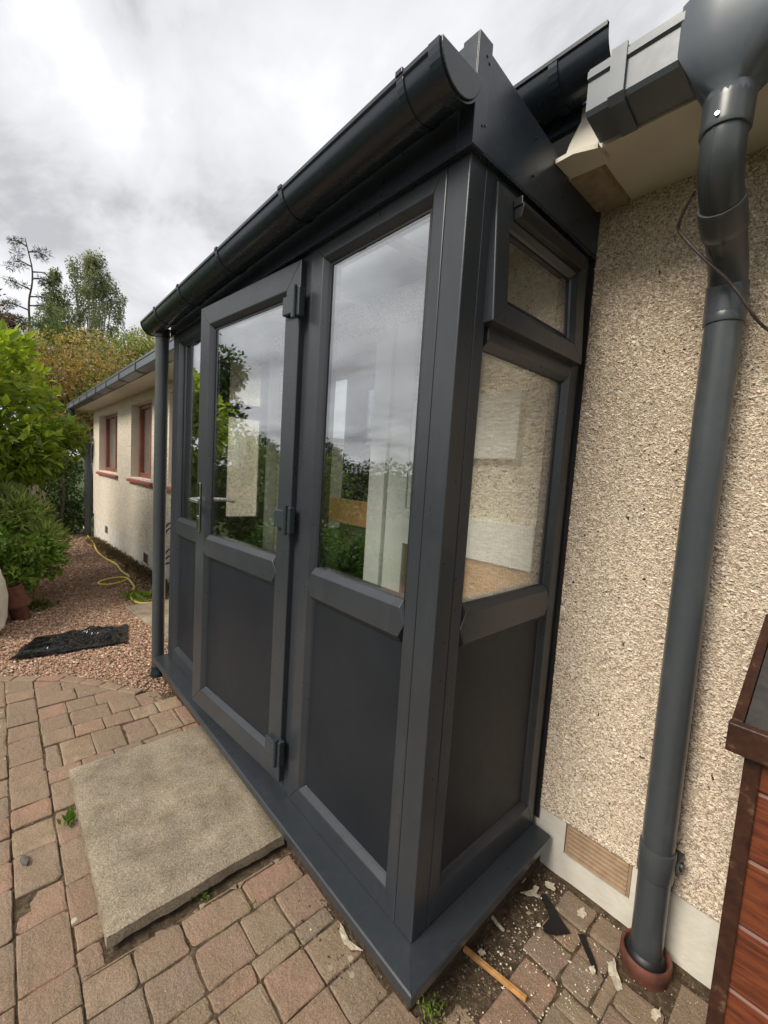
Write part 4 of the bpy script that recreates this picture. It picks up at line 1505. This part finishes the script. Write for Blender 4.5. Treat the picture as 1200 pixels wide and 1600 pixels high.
flat_piece([(845, 1399), (853, 1398), (872, 1430), (891, 1459), (868, 1462), (851, 1457), (848, 1448), (858, 1437), (855, 1420)], 0.003, "plastic_offcut", 'offcut', "jagged axe-shaped black plastic scrap lying on the paving", "plastic scrap", "black plastic scraps by the wall")
flat_piece([(903, 1460), (913, 1461), (932, 1510), (933, 1524), (922, 1505)], 0.003, "plastic_offcut", 'offcut', "narrow black plastic sliver on the paving by the drain", "plastic scrap", "black plastic scraps by the wall")
sp_ = [pix(725, 1481, ax=2, val=-0.138), pix(770, 1518, ax=2, val=-0.138), pix(822, 1561, ax=2, val=-0.138)]
st = MB()
dv = (sp_[2] - sp_[0]).normalized()
sd_ = Vector((-dv.y, dv.x, 0)) * 0.0075
a0, a1 = sp_[0], sp_[2]
st.prism([a0 - sd_ - Vector((0, 0, 0.006)), a0 + sd_ - Vector((0, 0, 0.006)), a0 + sd_ * 0.8 + Vector((0, 0, 0.006)), a0 - sd_ * 0.9 + Vector((0, 0, 0.006))], a1 - a0)
o = st.build("wooden_batten", 'stick', None, bevel=0.0015)
tag(o, "thin split wooden batten lying beside the porch sill", "wood offcut")
shards = [([(530, 1440), (535, 1450), (540, 1470), (552, 1482), (569, 1489), (568, 1492), (550, 1488), (536, 1475), (529, 1455)], "curved cream sealant strip beside the front sill"),
          ([(762, 1428), (767, 1428), (790, 1457), (787, 1460), (774, 1445)], "short straight pale strip beside the side sill"),
          ([(745, 1487), (752, 1484), (760, 1490), (756, 1495), (748, 1493)], "small white lump above the wooden batten"),
          ([(813, 1396), (830, 1392), (835, 1383), (845, 1386), (838, 1398), (845, 1404), (828, 1402)], "ragged pale mortar flake near the sill's wall end"),
          ([(820, 1360), (827, 1358), (822, 1375), (815, 1382)], "slim pale mortar flake against the wall base"),
          ([(851, 1377), (862, 1380), (872, 1394), (863, 1394), (852, 1384)], "pale mortar flake against the plinth beside the vent"),
          ([(900, 1424), (911, 1418), (918, 1430), (913, 1438), (902, 1432)], "rounded pale mortar flake under the clay vent"),
          ([(955, 1496), (961, 1497), (963, 1520), (974, 1545), (975, 1554), (966, 1556), (954, 1530), (948, 1520)], "long pale mortar flake leaning by the drain socket"),
          ([(919, 1512), (927, 1510), (933, 1522), (926, 1525)], "little white flake at the end of the black sliver"),
          ([(1017, 1578), (1033, 1576), (1034, 1590), (1026, 1600), (1016, 1592)], "pale mortar lump in front of the drain socket")]
for px_, lb in shards:
    flat_piece(px_, 0.0035, "mortar_flake", 'flake', lb, "flake", "pale flakes scattered by the porch", curl=0.003)
o = flat_piece([(34, 1340), (40, 1339), (45, 1347), (42, 1354), (35, 1353), (31, 1346)], 0.010, "pebble", 'tile', "dark grey pebble lying on the blocks left of the step", "pebble", z=-0.146)

# ------------------------------------------------------------------ path objects
# black polythene strip
bag_c = [pix(13, 1036), pix(199, 1006), pix(199, 976), pix(56, 997)]
bag_c = [Vector((p.x, p.y, 0)) for p in bag_c]
na, nb = 90, 30
V, Fs = [], []
for j in range(nb + 1):
    for i in range(na + 1):
        a, b = i / na, j / nb
        p = bag_c[0].lerp(bag_c[1], a).lerp(bag_c[3].lerp(bag_c[2], a), b)
        q = Vector((p.x * 4.5, p.y * 4.5, 1.3))
        rdg = 1 - abs(mnoise.noise(q * 1.0)) * 2
        rdg2 = 1 - abs(mnoise.noise(q * 2.7 + Vector((5, 1, 2)))) * 2
        edge = min(1.0, min(a, 1 - a, b * 0.6, (1 - b) * 0.6) * 9)
        z = gz(p.x) + 0.010 + edge * (0.010 + 0.030 * max(0, rdg) ** 3 * min(1.0, 0.25 + a * 1.4) + 0.016 * max(0, rdg2) ** 3 * min(1.0, 0.4 + a)) + 0.012 * (1 - b)
        wob = mnoise.noise(Vector((a * 6, b * 3, 7))) * 0.02
        V.append((p.x + wob, p.y + wob * 0.7, z))
for j in range(nb):
    for i in range(na):
        q = j * (na + 1) + i
        Fs.append((q, q + 1, q + na + 2, q + na + 1))
o = MB().add(V, Fs).build("plastic_sheet", 'polythene', None, recalc=False)
md = o.modifiers.new("thick", 'SOLIDIFY')
md.thickness = 0.004
tag(o, "crumpled black polythene strip lying on the gravel", "plastic sheet")

# hose
hz = [(548, 940), (562, 975), (580, 1010), (615, 1045), (624, 1075), (640, 1108), (665, 1132), (700, 1158), (745, 1178), (775, 1198), (790, 1228), (815, 1250), (848, 1268), (850, 1284), (815, 1305), (760, 1320), (700, 1330), (655, 1326), (645, 1315), (668, 1302),
      (730, 1290), (800, 1284), (838, 1290), (858, 1310), (880, 1335), (885, 1350), (868, 1372), (856, 1395), (864, 1422), (890, 1442), (930, 1453), (985, 1450), (1040, 1444), (1100, 1440)]
hp = []
for i, (a, b) in enumerate(hz):
    p = pix(a / 4.2115, 600 + b / 4.2105)
    hp.append((p.x, p.y, gz(p.x) + 0.014 + (0.012 if 20 <= i <= 23 else 0)))
o = MB().tube(smooth_path(hp, 2), 0.0125, 8).build("garden_hose", 'hose', None, smooth=True)
tag(o, "yellow garden hose snaking along the gravel path", "hose")

# white bulk sack
sx, sy = -4.00, -1.09
V, Fs = [], []
nu, nv = 40, 26
for j in range(nv + 1):
    t_ = j / nv
    ph = -math.pi / 2 + math.pi * t_
    for i in range(nu):
        a = 2 * math.pi * i / nu
        ca, sa = math.cos(a), math.sin(a)
        k = (abs(ca) ** 3.2 + abs(sa) ** 3.2) ** (-1 / 3.2)
        rr = (max(0.0, math.cos(ph)) ** 0.45) * k
        n1 = mnoise.noise(Vector((ca * 2, sa * 2, t_ * 4))) * 0.05 + mnoise.noise(Vector((ca * 6, sa * 6, t_ * 9))) * 0.02
        taper = 1.0 - 0.22 * max(0, t_ - 0.35)
        V.append((sx + (0.30 + n1) * rr * ca * taper, sy + (0.30 + n1) * rr * sa * taper, gz(sx) - 0.02 + 0.31 * (1 + math.copysign(abs(math.sin(ph)) ** 0.6, math.sin(ph))) * (1 + n1 * 0.8)))
for j in range(nv):
    for i in range(nu):
        i2 = (i + 1) % nu
        Fs.append((j * nu + i, j * nu + i2, (j + 1) * nu + i2, (j + 1) * nu + i))
sk_ = MB().add(V, Fs).build("bulk_sack", 'sack', None, smooth=True)
tag(sk_, "bulging white woven sack standing on the gravel", "sack")

# terracotta chimney pot, tilted
pb = pix(36, 966)
pot = MB()
ax_ = Vector((0.05, -0.20, 1.0))
pot.lathe((pb.x, pb.y - 0.01, gz(pb.x) - 0.01), [(0.0, 0.0), (0.066, 0.0), (0.070, 0.01), (0.066, 0.13), (0.080, 0.135), (0.105, 0.145), (0.107, 0.158), (0.090, 0.19), (0.078, 0.26), (0.074, 0.33), (0.066, 0.335), (0.06, 0.30), (0.0, 0.30)], 30, ax_)
o = pot.build("clay_pot", 'terracotta', None, smooth=True)
tag(o, "tilted reddish clay pot with flared collar beside the sack", "clay pot")
# timber stake
ps = pix(57, 945)
o = MB().prism([(ps.x - 0.02, ps.y - 0.022, gz(ps.x) - 0.05), (ps.x + 0.022, ps.y - 0.02, gz(ps.x) - 0.05), (ps.x + 0.02, ps.y + 0.022, gz(ps.x) - 0.05), (ps.x - 0.022, ps.y + 0.02, gz(ps.x) - 0.05)], (0.004, -0.012, 0.62)).build("timber_stake", 'stake', None, bevel=0.004)
tag(o, "weathered timber stake holding back the green shrub", "stake")
# bent black metal rails beyond the porch
rl = thing("metal_rack", (-4.5, 0.6, gz(-4.5)), "black bent metal rails leaning on the wall behind the porch", "metal rack")
for (za, zb_) in ((0.60, 0.52), (0.54, 0.45), (0.30, 0.20), (0.22, 0.14), (0.14, 0.10)):
    MB().tube(smooth_path([(-4.72, 0.60, za - 0.10), (-4.62, 0.58, zb_ - 0.02), (-4.5, 0.60, za), (-4.3, 0.60, za + 0.03)], 2), 0.010, 6).build("rail", 'iron', rl, smooth=True)
MB().tube([(-4.28, 0.6, gz(-4.3)), (-4.28, 0.6, 0.68)], 0.012, 6).build("upright", 'iron', rl)
MB().tube([(-4.73, 0.6, gz(-4.7)), (-4.73, 0.6, 0.52)], 0.012, 6).build("upright", 'iron', rl)


# ------------------------------------------------------------------ vegetation
def leaves(P, axis, size, aspect, rng, droop=0.3, spread=0.8, fold=0.25, lenvar=0.3):
    """P (n,3) attach points, axis (n,3) outward; returns rhombic folded leaves (2 quads of 6 verts)"""
    n = len(P)
    d = axis + rng.normal(0, spread, (n, 3))
    d[:, 2] -= droop
    d /= np.linalg.norm(d, axis=1, keepdims=True) + 1e-9
    up = np.tile(np.array([0, 0, 1.0]), (n, 1)) + rng.normal(0, 0.55, (n, 3)) + axis * 0.5
    s = np.cross(d, up)
    s /= np.linalg.norm(s, axis=1, keepdims=True) + 1e-9
    nn = np.cross(s, d)
    L = size * (1 + rng.normal(0, lenvar, n)).clip(0.4, 1.8)[:, None]
    Wd = L * aspect
    b = P
    m = P + d * L * 0.5 - nn * L * 0.02
    tip = P + d * L - nn * L * 0.10
    l = P + d * L * 0.45 + s * Wd * 0.5 + nn * L * fold * 0.35
    r_ = P + d * L * 0.45 - s * Wd * 0.5 + nn * L * fold * 0.35
    V = np.stack([b, r_, tip, l, m], 1).reshape(-1, 3)
    f = np.array([(0, 1, 4), (1, 2, 4), (2, 3, 4), (3, 0, 4)])
    Fq = (f[None] + (np.arange(n) * 5)[:, None, None]).reshape(-1, 3)
    return V, Fq


def clump_points(n, clumps, rng, shell=0.55):
    """clumps: list of (center, radii); points spread through shells of the clumps"""
    C_ = np.array([c[0] for c in clumps])
    R_ = np.array([c[1] for c in clumps])
    wgt = np.prod(R_, 1) ** (2 / 3)
    k = rng.choice(len(clumps), n, p=wgt / wgt.sum())
    d = rng.normal(0, 1, (n, 3))
    d /= np.linalg.norm(d, axis=1, keepdims=True)
    r_ = shell + (1 - shell) * rng.random(n) ** 0.6
    P = C_[k] + d * R_[k] * r_[:, None]
    return P, d, k


def tones(n, k, pal, rng, var=0.25, nk=200):
    pal = np.array(pal)
    per = rng.random(nk)
    c = pal[(np.clip(per[k % nk] * 0.55 + rng.random(n) * 0.45, 0, 0.999) * len(pal)).astype(int)]
    return c * rng.uniform(1 - var, 1 + var, (n, 1))


def limbs(base, targets, r0, rng, mat, parent, name="trunk", fork=0.45, wig=0.12, seg=7):
    mb = MB()
    base = Vector(base)
    top = Vector(np.mean(targets, 0))
    ft = base.lerp(Vector((base.x * 0.6 + top.x * 0.4, base.y * 0.6 + top.y * 0.4, top.z)), fork)
    mb.tube([base, base.lerp(ft, 0.5) + Vector((rng.normal(0, wig * 0.3), rng.normal(0, wig * 0.3), 0)), ft], [r0, r0 * 0.85, r0 * 0.7], seg)
    for tg in targets:
        tg = Vector(tg)
        mid = ft.lerp(tg, 0.5) + Vector((rng.normal(0, wig), rng.normal(0, wig), abs(rng.normal(0, wig))))
        mb.tube([ft - (ft - base) * 0.05 * rng.random(), mid, tg], [r0 * 0.5, r0 * 0.3, r0 * 0.08], 5)
    return mb.build(name, mat, parent, smooth=True)


def plant(name, label, cat, base, clumps, n, size, aspect, pal, seed, mat='leaf', stem=0.06, shell=0.5, bark='bark', droop=0.3, spread=0.8, ntarget=14, group=None, crown="crown", trunk="trunk", core=None, fork=0.45):
    rng = np.random.default_rng(seed)
    root = thing(name, base, label, cat, group)
    P, d, k = clump_points(n, clumps, rng, shell)
    V, Fq = leaves(P, d, size, aspect, rng, droop, spread)
    T = np.repeat(tones(n, k, pal, rng), 5, 0)
    tag(fast_mesh(crown, V, Fq, mat, root, T), kind="stuff")
    idx = rng.choice(len(clumps), min(ntarget, len(clumps)), replace=False)
    limbs(base, [np.array(clumps[i][0]) for i in idx], stem, rng, bark, root, trunk, fork=fork)
    return root


def blob_clumps(center, radii, n, rad_, seed, inner=0.3, flat=1.0):
    """n small clumps over an ellipsoid"""
    rng = np.random.default_rng(seed)
    out = []
    for _ in range(n):
        d = rng.normal(0, 1, 3)
        d /= np.linalg.norm(d)
        f = inner + (1 - inner) * rng.random() ** 0.5
        c_ = np.array(center) + d * np.array(radii) * f
        s = rad_ * rng.uniform(0.6, 1.35)
        out.append((c_, np.array([s, s, s * flat])))
    return out


# laurel bush: individual near leaves plus the rest of the foliage
rngL = np.random.default_rng(31)
LB = thing("laurel_bush", (-5.35, -1.35, gz(-5.35)), "large bright green laurel bush overhanging the gravel path", "bush")
lc = blob_clumps((-5.45, -1.28, 1.55), (1.15, 1.02, 0.62), 70, 0.27, 33, 0.55)
lc += blob_clumps((-5.3, -1.15, 2.15), (0.75, 0.62, 0.28), 16, 0.22, 34, 0.3)
lc += blob_clumps((-5.1, -0.42, 1.35), (0.4, 0.30, 0.35), 14, 0.16, 35, 0.3)
P, d, k = clump_points(12500, lc, rngL, 0.35)
keep = (P[:, 1] < 0.02)
P, d, k = P[keep], d[keep], k[keep]
outw = P - np.array([-5.45, -1.28, 1.5])
outw /= np.linalg.norm(outw, axis=1, keepdims=True)
V, Fq = leaves(P, outw * 0.8 + d * 0.4, 0.108, 0.44, rngL, 0.0, 0.65, 0.3)
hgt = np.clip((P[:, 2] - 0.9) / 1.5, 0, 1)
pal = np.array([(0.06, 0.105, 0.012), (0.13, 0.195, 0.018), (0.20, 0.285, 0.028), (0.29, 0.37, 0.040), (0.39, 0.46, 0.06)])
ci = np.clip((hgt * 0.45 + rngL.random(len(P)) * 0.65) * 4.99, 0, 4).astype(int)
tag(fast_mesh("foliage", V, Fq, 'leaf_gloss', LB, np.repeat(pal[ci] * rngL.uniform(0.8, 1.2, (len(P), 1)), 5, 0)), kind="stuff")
limbs((-5.35, -1.35, gz(-5.35)), [np.array(c[0]) for c in lc[::6]], 0.06, rngL, 'bark', LB, "trunk", 0.3)
# single curved leaf mesh
lm = bpy.data.meshes.new("leaf")
lv_, lf_ = [], []
NS = 6
for i in range(NS + 1):
    t_ = i / NS
    wd = 0.5 * 0.40 * math.sin(math.pi * min(0.999, t_ ** 0.85)) + (0.004 if i < NS else 0)
    zc_ = -0.18 * t_ * t_
    lv_ += [(t_, -wd, zc_ + wd * 0.35), (t_, 0, zc_), (t_, wd, zc_ + wd * 0.35)]
for i in range(NS):
    a = i * 3
    lf_ += [(a, a + 1, a + 4, a + 3), (a + 1, a + 2, a + 5, a + 4)]
lm.from_pydata(lv_, [], lf_)
lm.polygons.foreach_set("use_smooth", [True] * len(lm.polygons))
lm.materials.append(M['laurel_leaf'])
cnt = 0
tries = 0
lorg = origin_of(LB)
rl_ = random.Random(5)
while cnt < 300 and tries < 20000:
    tries += 1
    c_, r_ = lc[rl_.randrange(len(lc))]
    dd = Vector((rl_.gauss(0, 1), rl_.gauss(0, 1), rl_.gauss(0, 1))).normalized()
    p = Vector(c_) + Vector((dd.x * r_[0], dd.y * r_[1], dd.z * r_[2])) * 1.02
    tc = (CAM - p).normalized()
    if dd.dot(tc) < 0.15 or p.y < -1.0 or p.x < -5.6 or p.y > 0.0:
        continue
    o = bpy.data.objects.new("leaf", lm)
    COL.objects.link(o)
    o.parent = LB
    ax_ = (dd * 0.9 + Vector((rl_.gauss(0, .5), rl_.gauss(0, .5), rl_.gauss(0, .4) + 0.18))).normalized()
    zz_ = (Vector((rl_.gauss(0, .4), rl_.gauss(0, .4), 1)) + tc * 0.6)
    yy_ = zz_.cross(ax_).normalized()
    z3 = ax_.cross(yy_)
    s = rl_.uniform(0.085, 0.145)
    mat_ = Matrix((ax_, yy_, z3)).transposed().to_4x4()
    o.matrix_local = Matrix.Translation(p - lorg) @ mat_ @ Matrix.Scale(s, 4)
    cnt += 1

# low shrubs
plant("lavender", "grey-green lavender with pale flower tips below the laurel", "shrub", (-4.9, -0.95, gz(-4.9)),
      blob_clumps((-4.80, -0.86, 0.50), (0.42, 0.46, 0.34), 34, 0.13, 41, 0.8), 9000, 0.075, 0.20,
      [(0.28, 0.38, 0.11), (0.37, 0.45, 0.15), (0.20, 0.29, 0.08), (0.46, 0.50, 0.22)], 42, stem=0.02, droop=-0.7, spread=0.5, crown="foliage", trunk="stems", fork=0.2)
rngf = np.random.default_rng(44)
fp_ = np.column_stack([rngf.uniform(-5.3, -4.6, 420), rngf.uniform(-1.3, -0.48, 420), rngf.uniform(0.76, 0.95, 420)])
Vf, Ff = leaves(fp_, np.tile([0, 0, 1.0], (420, 1)), 0.05, 0.45, rngf, -0.8, 0.25)
lav_root = bpy.data.objects["lavender"]
tag(fast_mesh("flower_tips", Vf, Ff, 'leaf', lav_root, np.repeat(np.array([(0.50, 0.44, 0.38)]) * rngf.uniform(0.7, 1.3, (420, 1)), 5, 0)), kind="stuff")
plant("mint_shrub", "leafy mid-green shrub spilling over the timber stake", "shrub", (-4.55, -0.9, gz(-4.5)),
      blob_clumps((-4.6, -0.92, 0.30), (0.42, 0.46, 0.30), 32, 0.14, 46, 0.5), 7500, 0.050, 0.62,
      [(0.09, 0.17, 0.03), (0.15, 0.25, 0.045), (0.22, 0.34, 0.065), (0.28, 0.40, 0.085)], 47, stem=0.02, droop=0.1, crown="foliage", trunk="stems", fork=0.2)
# dark hedge at the end of the path
plant("hedge", "dark small-leaved hedge closing the end of the path", "hedge", (-10.9, -0.2, gz(-10.9)),
      blob_clumps((-10.95, -0.25, 0.55), (0.40, 1.15, 1.0), 90, 0.26, 51, 0.35), 17000, 0.055, 0.6,
      [(0.03, 0.06, 0.02), (0.05, 0.09, 0.03), (0.09, 0.145, 0.045), (0.18, 0.24, 0.09)], 52, 'leaf_gloss', stem=0.06, crown="foliage", trunk="stems", fork=0.2)
plant("orange_shrub", "small orange-tinted shrub poking out by the far downpipe", "shrub", (-10.6, 0.15, gz(-10.6)),
      blob_clumps((-10.55, 0.28, 1.75), (0.25, 0.32, 0.35), 16, 0.14, 53, 0.3), 1800, 0.06, 0.5,
      [(0.22, 0.16, 0.04), (0.30, 0.17, 0.06), (0.12, 0.15, 0.03)], 54, stem=0.03, crown="foliage", trunk="stems", fork=0.8)

# trees behind the house end
plant("autumn_tree", "broad tree turning orange beyond the end of the house", "tree", (-14.5, 1.2, -0.45),
      blob_clumps((-14.5, 1.0, 3.1), (1.1, 1.7, 1.4), 95, 0.40, 61, 0.3), 19000, 0.085, 0.5,
      [(0.18, 0.21, 0.06), (0.27, 0.25, 0.08), (0.38, 0.27, 0.12), (0.45, 0.30, 0.15)], 62, stem=0.12, ntarget=18)
plant("olive_tree", "olive-green tree whose top shows above the house gutter", "tree", (-15.5, 3.0, -0.45),
      blob_clumps((-15.5, 2.75, 3.9), (1.2, 1.55, 1.45), 95, 0.40, 63, 0.3), 19000, 0.09, 0.5,
      [(0.14, 0.18, 0.05), (0.20, 0.235, 0.07), (0.28, 0.28, 0.10), (0.34, 0.31, 0.12)], 64, stem=0.12, ntarget=18)
plant("cypress_tree", "dark green feathery conifer between laurel and birch", "tree", (-18, 0.9, -0.45),
      blob_clumps((-18, 0.75, 4.3), (1.2, 1.35, 1.75), 80, 0.42, 65, 0.3, 0.6), 16000, 0.12, 0.25,
      [(0.045, 0.08, 0.04), (0.07, 0.11, 0.05), (0.11, 0.15, 0.06), (0.15, 0.19, 0.075)], 66, stem=0.14, droop=0.1, ntarget=16)
rb_ = np.random.default_rng(67)
bc = []
for _ in range(230):
    t_ = rb_.random() ** 0.9
    z = 5.0 + 5.5 * t_
    rr = 2.85 * (1 - t_) ** 0.62 * (0.75 + 0.25 * t_) + 0.08
    a = rb_.uniform(0, 6.283)
    q = rr * math.sqrt(rb_.random()) * rb_.uniform(0.8, 1.12)
    s = rb_.uniform(0.13, 0.30)
    bc.append((np.array([-25 + q * math.cos(a), 2.65 + q * math.sin(a), z + rb_.normal(0, 0.15)]), np.array([s, s, s * 1.5])))
for _ in range(40):
    t_ = rb_.random()
    s = rb_.uniform(0.12, 0.24)
    bc.append((np.array([-25 + rb_.normal(0, 0.3), 1.25 + rb_.normal(0, 0.38 * (1.1 - t_)), 7.2 + 2.2 * t_]), np.array([s, s, s * 1.5])))
plant("birch_tree", "tall airy grey-green birch rising behind the garden", "tree", (-25, 2.75, -0.5), bc, 25000, 0.11, 0.42,
      [(0.15, 0.18, 0.115), (0.19, 0.215, 0.14), (0.23, 0.245, 0.175), (0.27, 0.28, 0.205)], 68, stem=0.12, bark='birch_bark', droop=0.7, ntarget=40, fork=0.35, shell=0.2)
# sparse pine on the left
pine = thing("pine_tree", (-25, -0.05, -0.5), "sparse old pine with bare crooked top at the left edge", "tree")
pt = [(-25, -0.05, -0.5), (-25, 0.25, 5.0), (-25, 0.35, 6.8), (-25, 0.30, 8.0), (-25, 0.44, 8.7), (-25, 0.46, 9.4), (-25, 0.34, 10.0), (-25, 0.22, 10.6)]
MB().tube(smooth_path(pt, 2), [0.06 - 0.045 * i / 32 for i in range(len(smooth_path(pt, 2)))], 7).build("trunk", 'bark', pine, smooth=True)
rp = np.random.default_rng(71)
pcl = []
br_ = MB()
for (z, y0, ln) in ((5.6, 0.4, 1.7), (6.1, 0.4, -1.6), (6.5, 0.4, 1.5), (6.9, 0.45, -1.3), (7.0, 0.45, 1.1), (8.2, 0.33, 0.9), (8.5, 0.4, -0.8), (9.3, 0.46, 0.85), (9.5, 0.44, -0.75), (10.1, 0.32, 0.6), (10.3, 0.28, -0.55), (7.6, 0.32, -1.0), (7.8, 0.31, 0.8), (9.0, 0.45, 0.6)):
    e1 = (-25 + rp.normal(0, .4), y0 + ln, z + rp.uniform(-0.25, 0.25))
    br_ = MB()
    br_.tube([(-25, y0, z), (-25, y0 + ln * 0.5, z + 0.12), e1], [0.035, 0.025, 0.010], 5)
    br_.build("branch", 'bark', pine, smooth=True)
    m_ = 9 if z < 7.2 else 4
    for q in range(m_):
        f = rp.uniform(0.35, 1.05)
        s = rp.uniform(0.2, 0.36) * (1.5 if z < 7.2 else 0.75)
        pcl.append((np.array([-25 + rp.normal(0, .3), y0 + ln * f, z + 0.1 * rp.normal() + 0.05]), np.array([s, s, s * 0.35])))
P, d, k = clump_points(13000, pcl, rp, 0.2)
V, Fq = leaves(P, d, 0.15, 0.10, rp, -0.1, 0.6)
tag(fast_mesh("crown", V, Fq, 'leaf', pine, np.repeat(tones(len(P), k, [(0.030, 0.045, 0.035), (0.045, 0.06, 0.045), (0.06, 0.08, 0.055)], rp), 5, 0)), kind="stuff")
plant("copper_tree", "dark copper-leaved tree just behind the laurel at left", "tree", (-13, -1.2, -0.45),
      blob_clumps((-13, -1.25, 3.4), (0.8, 0.95, 1.3), 40, 0.38, 73, 0.3), 7000, 0.085, 0.55,
      [(0.09, 0.045, 0.035), (0.14, 0.07, 0.05), (0.08, 0.07, 0.03)], 74, stem=0.1)

# the garden opposite the porch (seen mirrored in its panes)
plant("garden_tree", "leafy garden tree standing left of the viewer, mirrored in the door", "tree", (-7.6, -3.1, gz(-7.6)),
      blob_clumps((-7.6, -3.1, 2.7), (0.8, 0.75, 1.5), 70, 0.30, 81, 0.3), 14000, 0.10, 0.5,
      [(0.018, 0.04, 0.010), (0.03, 0.06, 0.014), (0.05, 0.09, 0.02), (0.09, 0.14, 0.03)], 82, stem=0.12)
plant("garden_shrub", "golden-green garden shrub mirrored in the door glass", "shrub", (-5.4, -2.9, gz(-5.4)),
      blob_clumps((-5.4, -2.9, 0.85), (0.9, 0.7, 0.75), 50, 0.28, 83, 0.4), 8000, 0.075, 0.5,
      [(0.06, 0.10, 0.02), (0.10, 0.15, 0.025), (0.17, 0.19, 0.04)], 84, stem=0.05, crown="foliage", trunk="stems")
plant("fern_clump", "bright fern clump low in front garden, mirrored in the door", "shrub", (-3.6, -2.3, gz(-3.6)),
      blob_clumps((-3.6, -2.3, 0.18), (0.65, 0.42, 0.30), 30, 0.18, 85, 0.4), 5000, 0.08, 0.4,
      [(0.05, 0.11, 0.02), (0.08, 0.17, 0.025), (0.13, 0.22, 0.04)], 86, stem=0.02, crown="foliage", trunk="stems", fork=0.2)
plant("small_tree", "slight open tree by the garden hedge, mirrored in the window", "tree", (-9.9, -6.2, -0.45),
      blob_clumps((-9.9, -6.2, 1.55), (0.6, 0.6, 0.55), 30, 0.22, 87, 0.3), 4200, 0.09, 0.5,
      [(0.02, 0.04, 0.012), (0.035, 0.06, 0.016)], 88, stem=0.07)
hcl = []
rh = np.random.default_rng(89)
for s in np.linspace(0, 1, 90):
    x = -15 + 23 * s
    y = -9.2 - 2.4 * s + rh.normal(0, 0.12)
    for z in (0.15, 0.75, 1.3):
        hcl.append((np.array([x + rh.normal(0, .1), y, z + rh.normal(0, .1) + 0.14 * math.sin(x * 1.7)]), np.array([0.42, 0.42, 0.42]) * rh.uniform(0.8, 1.25)))
plant("boundary_hedge", "long clipped green hedge along the far side of the garden", "hedge", (-3.5, -10.4, -0.2), hcl, 26000, 0.13, 0.55,
      [(0.015, 0.03, 0.007), (0.026, 0.046, 0.010), (0.042, 0.068, 0.014), (0.07, 0.085, 0.022)], 90, stem=0.06, crown="foliage", trunk="stems", fork=0.1)


# weeds in the joints
def weed(px, n, size, label, seed, pal, spread=0.02, hz_=0.0):
    p = pix(*px)
    rng = np.random.default_rng(seed)
    P = np.column_stack([p.x + rng.normal(0, spread, n), p.y + rng.normal(0, spread, n), np.full(n, -0.150 if p.x > -2.6 else gz(p.x)) + rng.uniform(0, 0.01, n) + hz_])
    V, Fq = leaves(P, np.tile([0, 0, 0.7], (n, 1)), size, 0.42, rng, -0.2, 0.6)
    root = thing("weed", (p.x, p.y, -0.152), label, "weed", "small weeds growing in the paving")
    tag(fast_mesh("foliage", V, Fq, 'leaf', root, np.repeat(tones(n, np.zeros(n, int), pal, rng), 5, 0)), kind="stuff")


GPAL = [(0.09, 0.17, 0.02), (0.15, 0.24, 0.03), (0.22, 0.30, 0.05)]
weed((108, 1288), 14, 0.045, "bright weed tuft at the left edge of the step slab", 1, GPAL, 0.010)
weed((672, 1584), 60, 0.016, "mossy green tuft at the sill's front corner", 2, GPAL, 0.018)
weed((318, 1402), 26, 0.020, "tiny green weeds under the right edge of the step slab", 3, GPAL, 0.016)
weed((392, 1422), 10, 0.014, "single small weed sprig in the joint right of the step", 4, GPAL, 0.008)
weed((222, 935), 60, 0.09, "pale green weeds around the hose by the house wall", 5, GPAL, 0.09)
weed((62, 950), 60, 0.07, "mossy green tuft at the foot of the timber stake", 6, [(0.06, 0.09, 0.02), (0.10, 0.12, 0.03)], 0.07)
# brown plant litter along the wall foot
rw = np.random.default_rng(95)
n = 5200
X = rw.uniform(-9.8, -4.1, n)
Y = D - np.abs(rw.normal(0, 0.12, n)) - 0.01
Z = np.array([gz(x) for x in X]) + rw.uniform(0, 0.05, n) * np.clip(1 - (D - Y) / 0.3, 0.1, 1)
V, Fq = leaves(np.column_stack([X, Y, Z]), np.tile([0, 0, 0.4], (n, 1)), 0.055, 0.14, rw, 0.1, 0.9)
tag(fast_mesh("plant_litter", V, Fq, 'leaf', None, np.repeat(tones(n, np.zeros(n, int), [(0.10, 0.07, 0.04), (0.15, 0.11, 0.065), (0.07, 0.055, 0.03), (0.10, 0.11, 0.04)], rw), 5, 0)),
    "brown dead plant litter heaped along the far wall foot", kind="stuff")
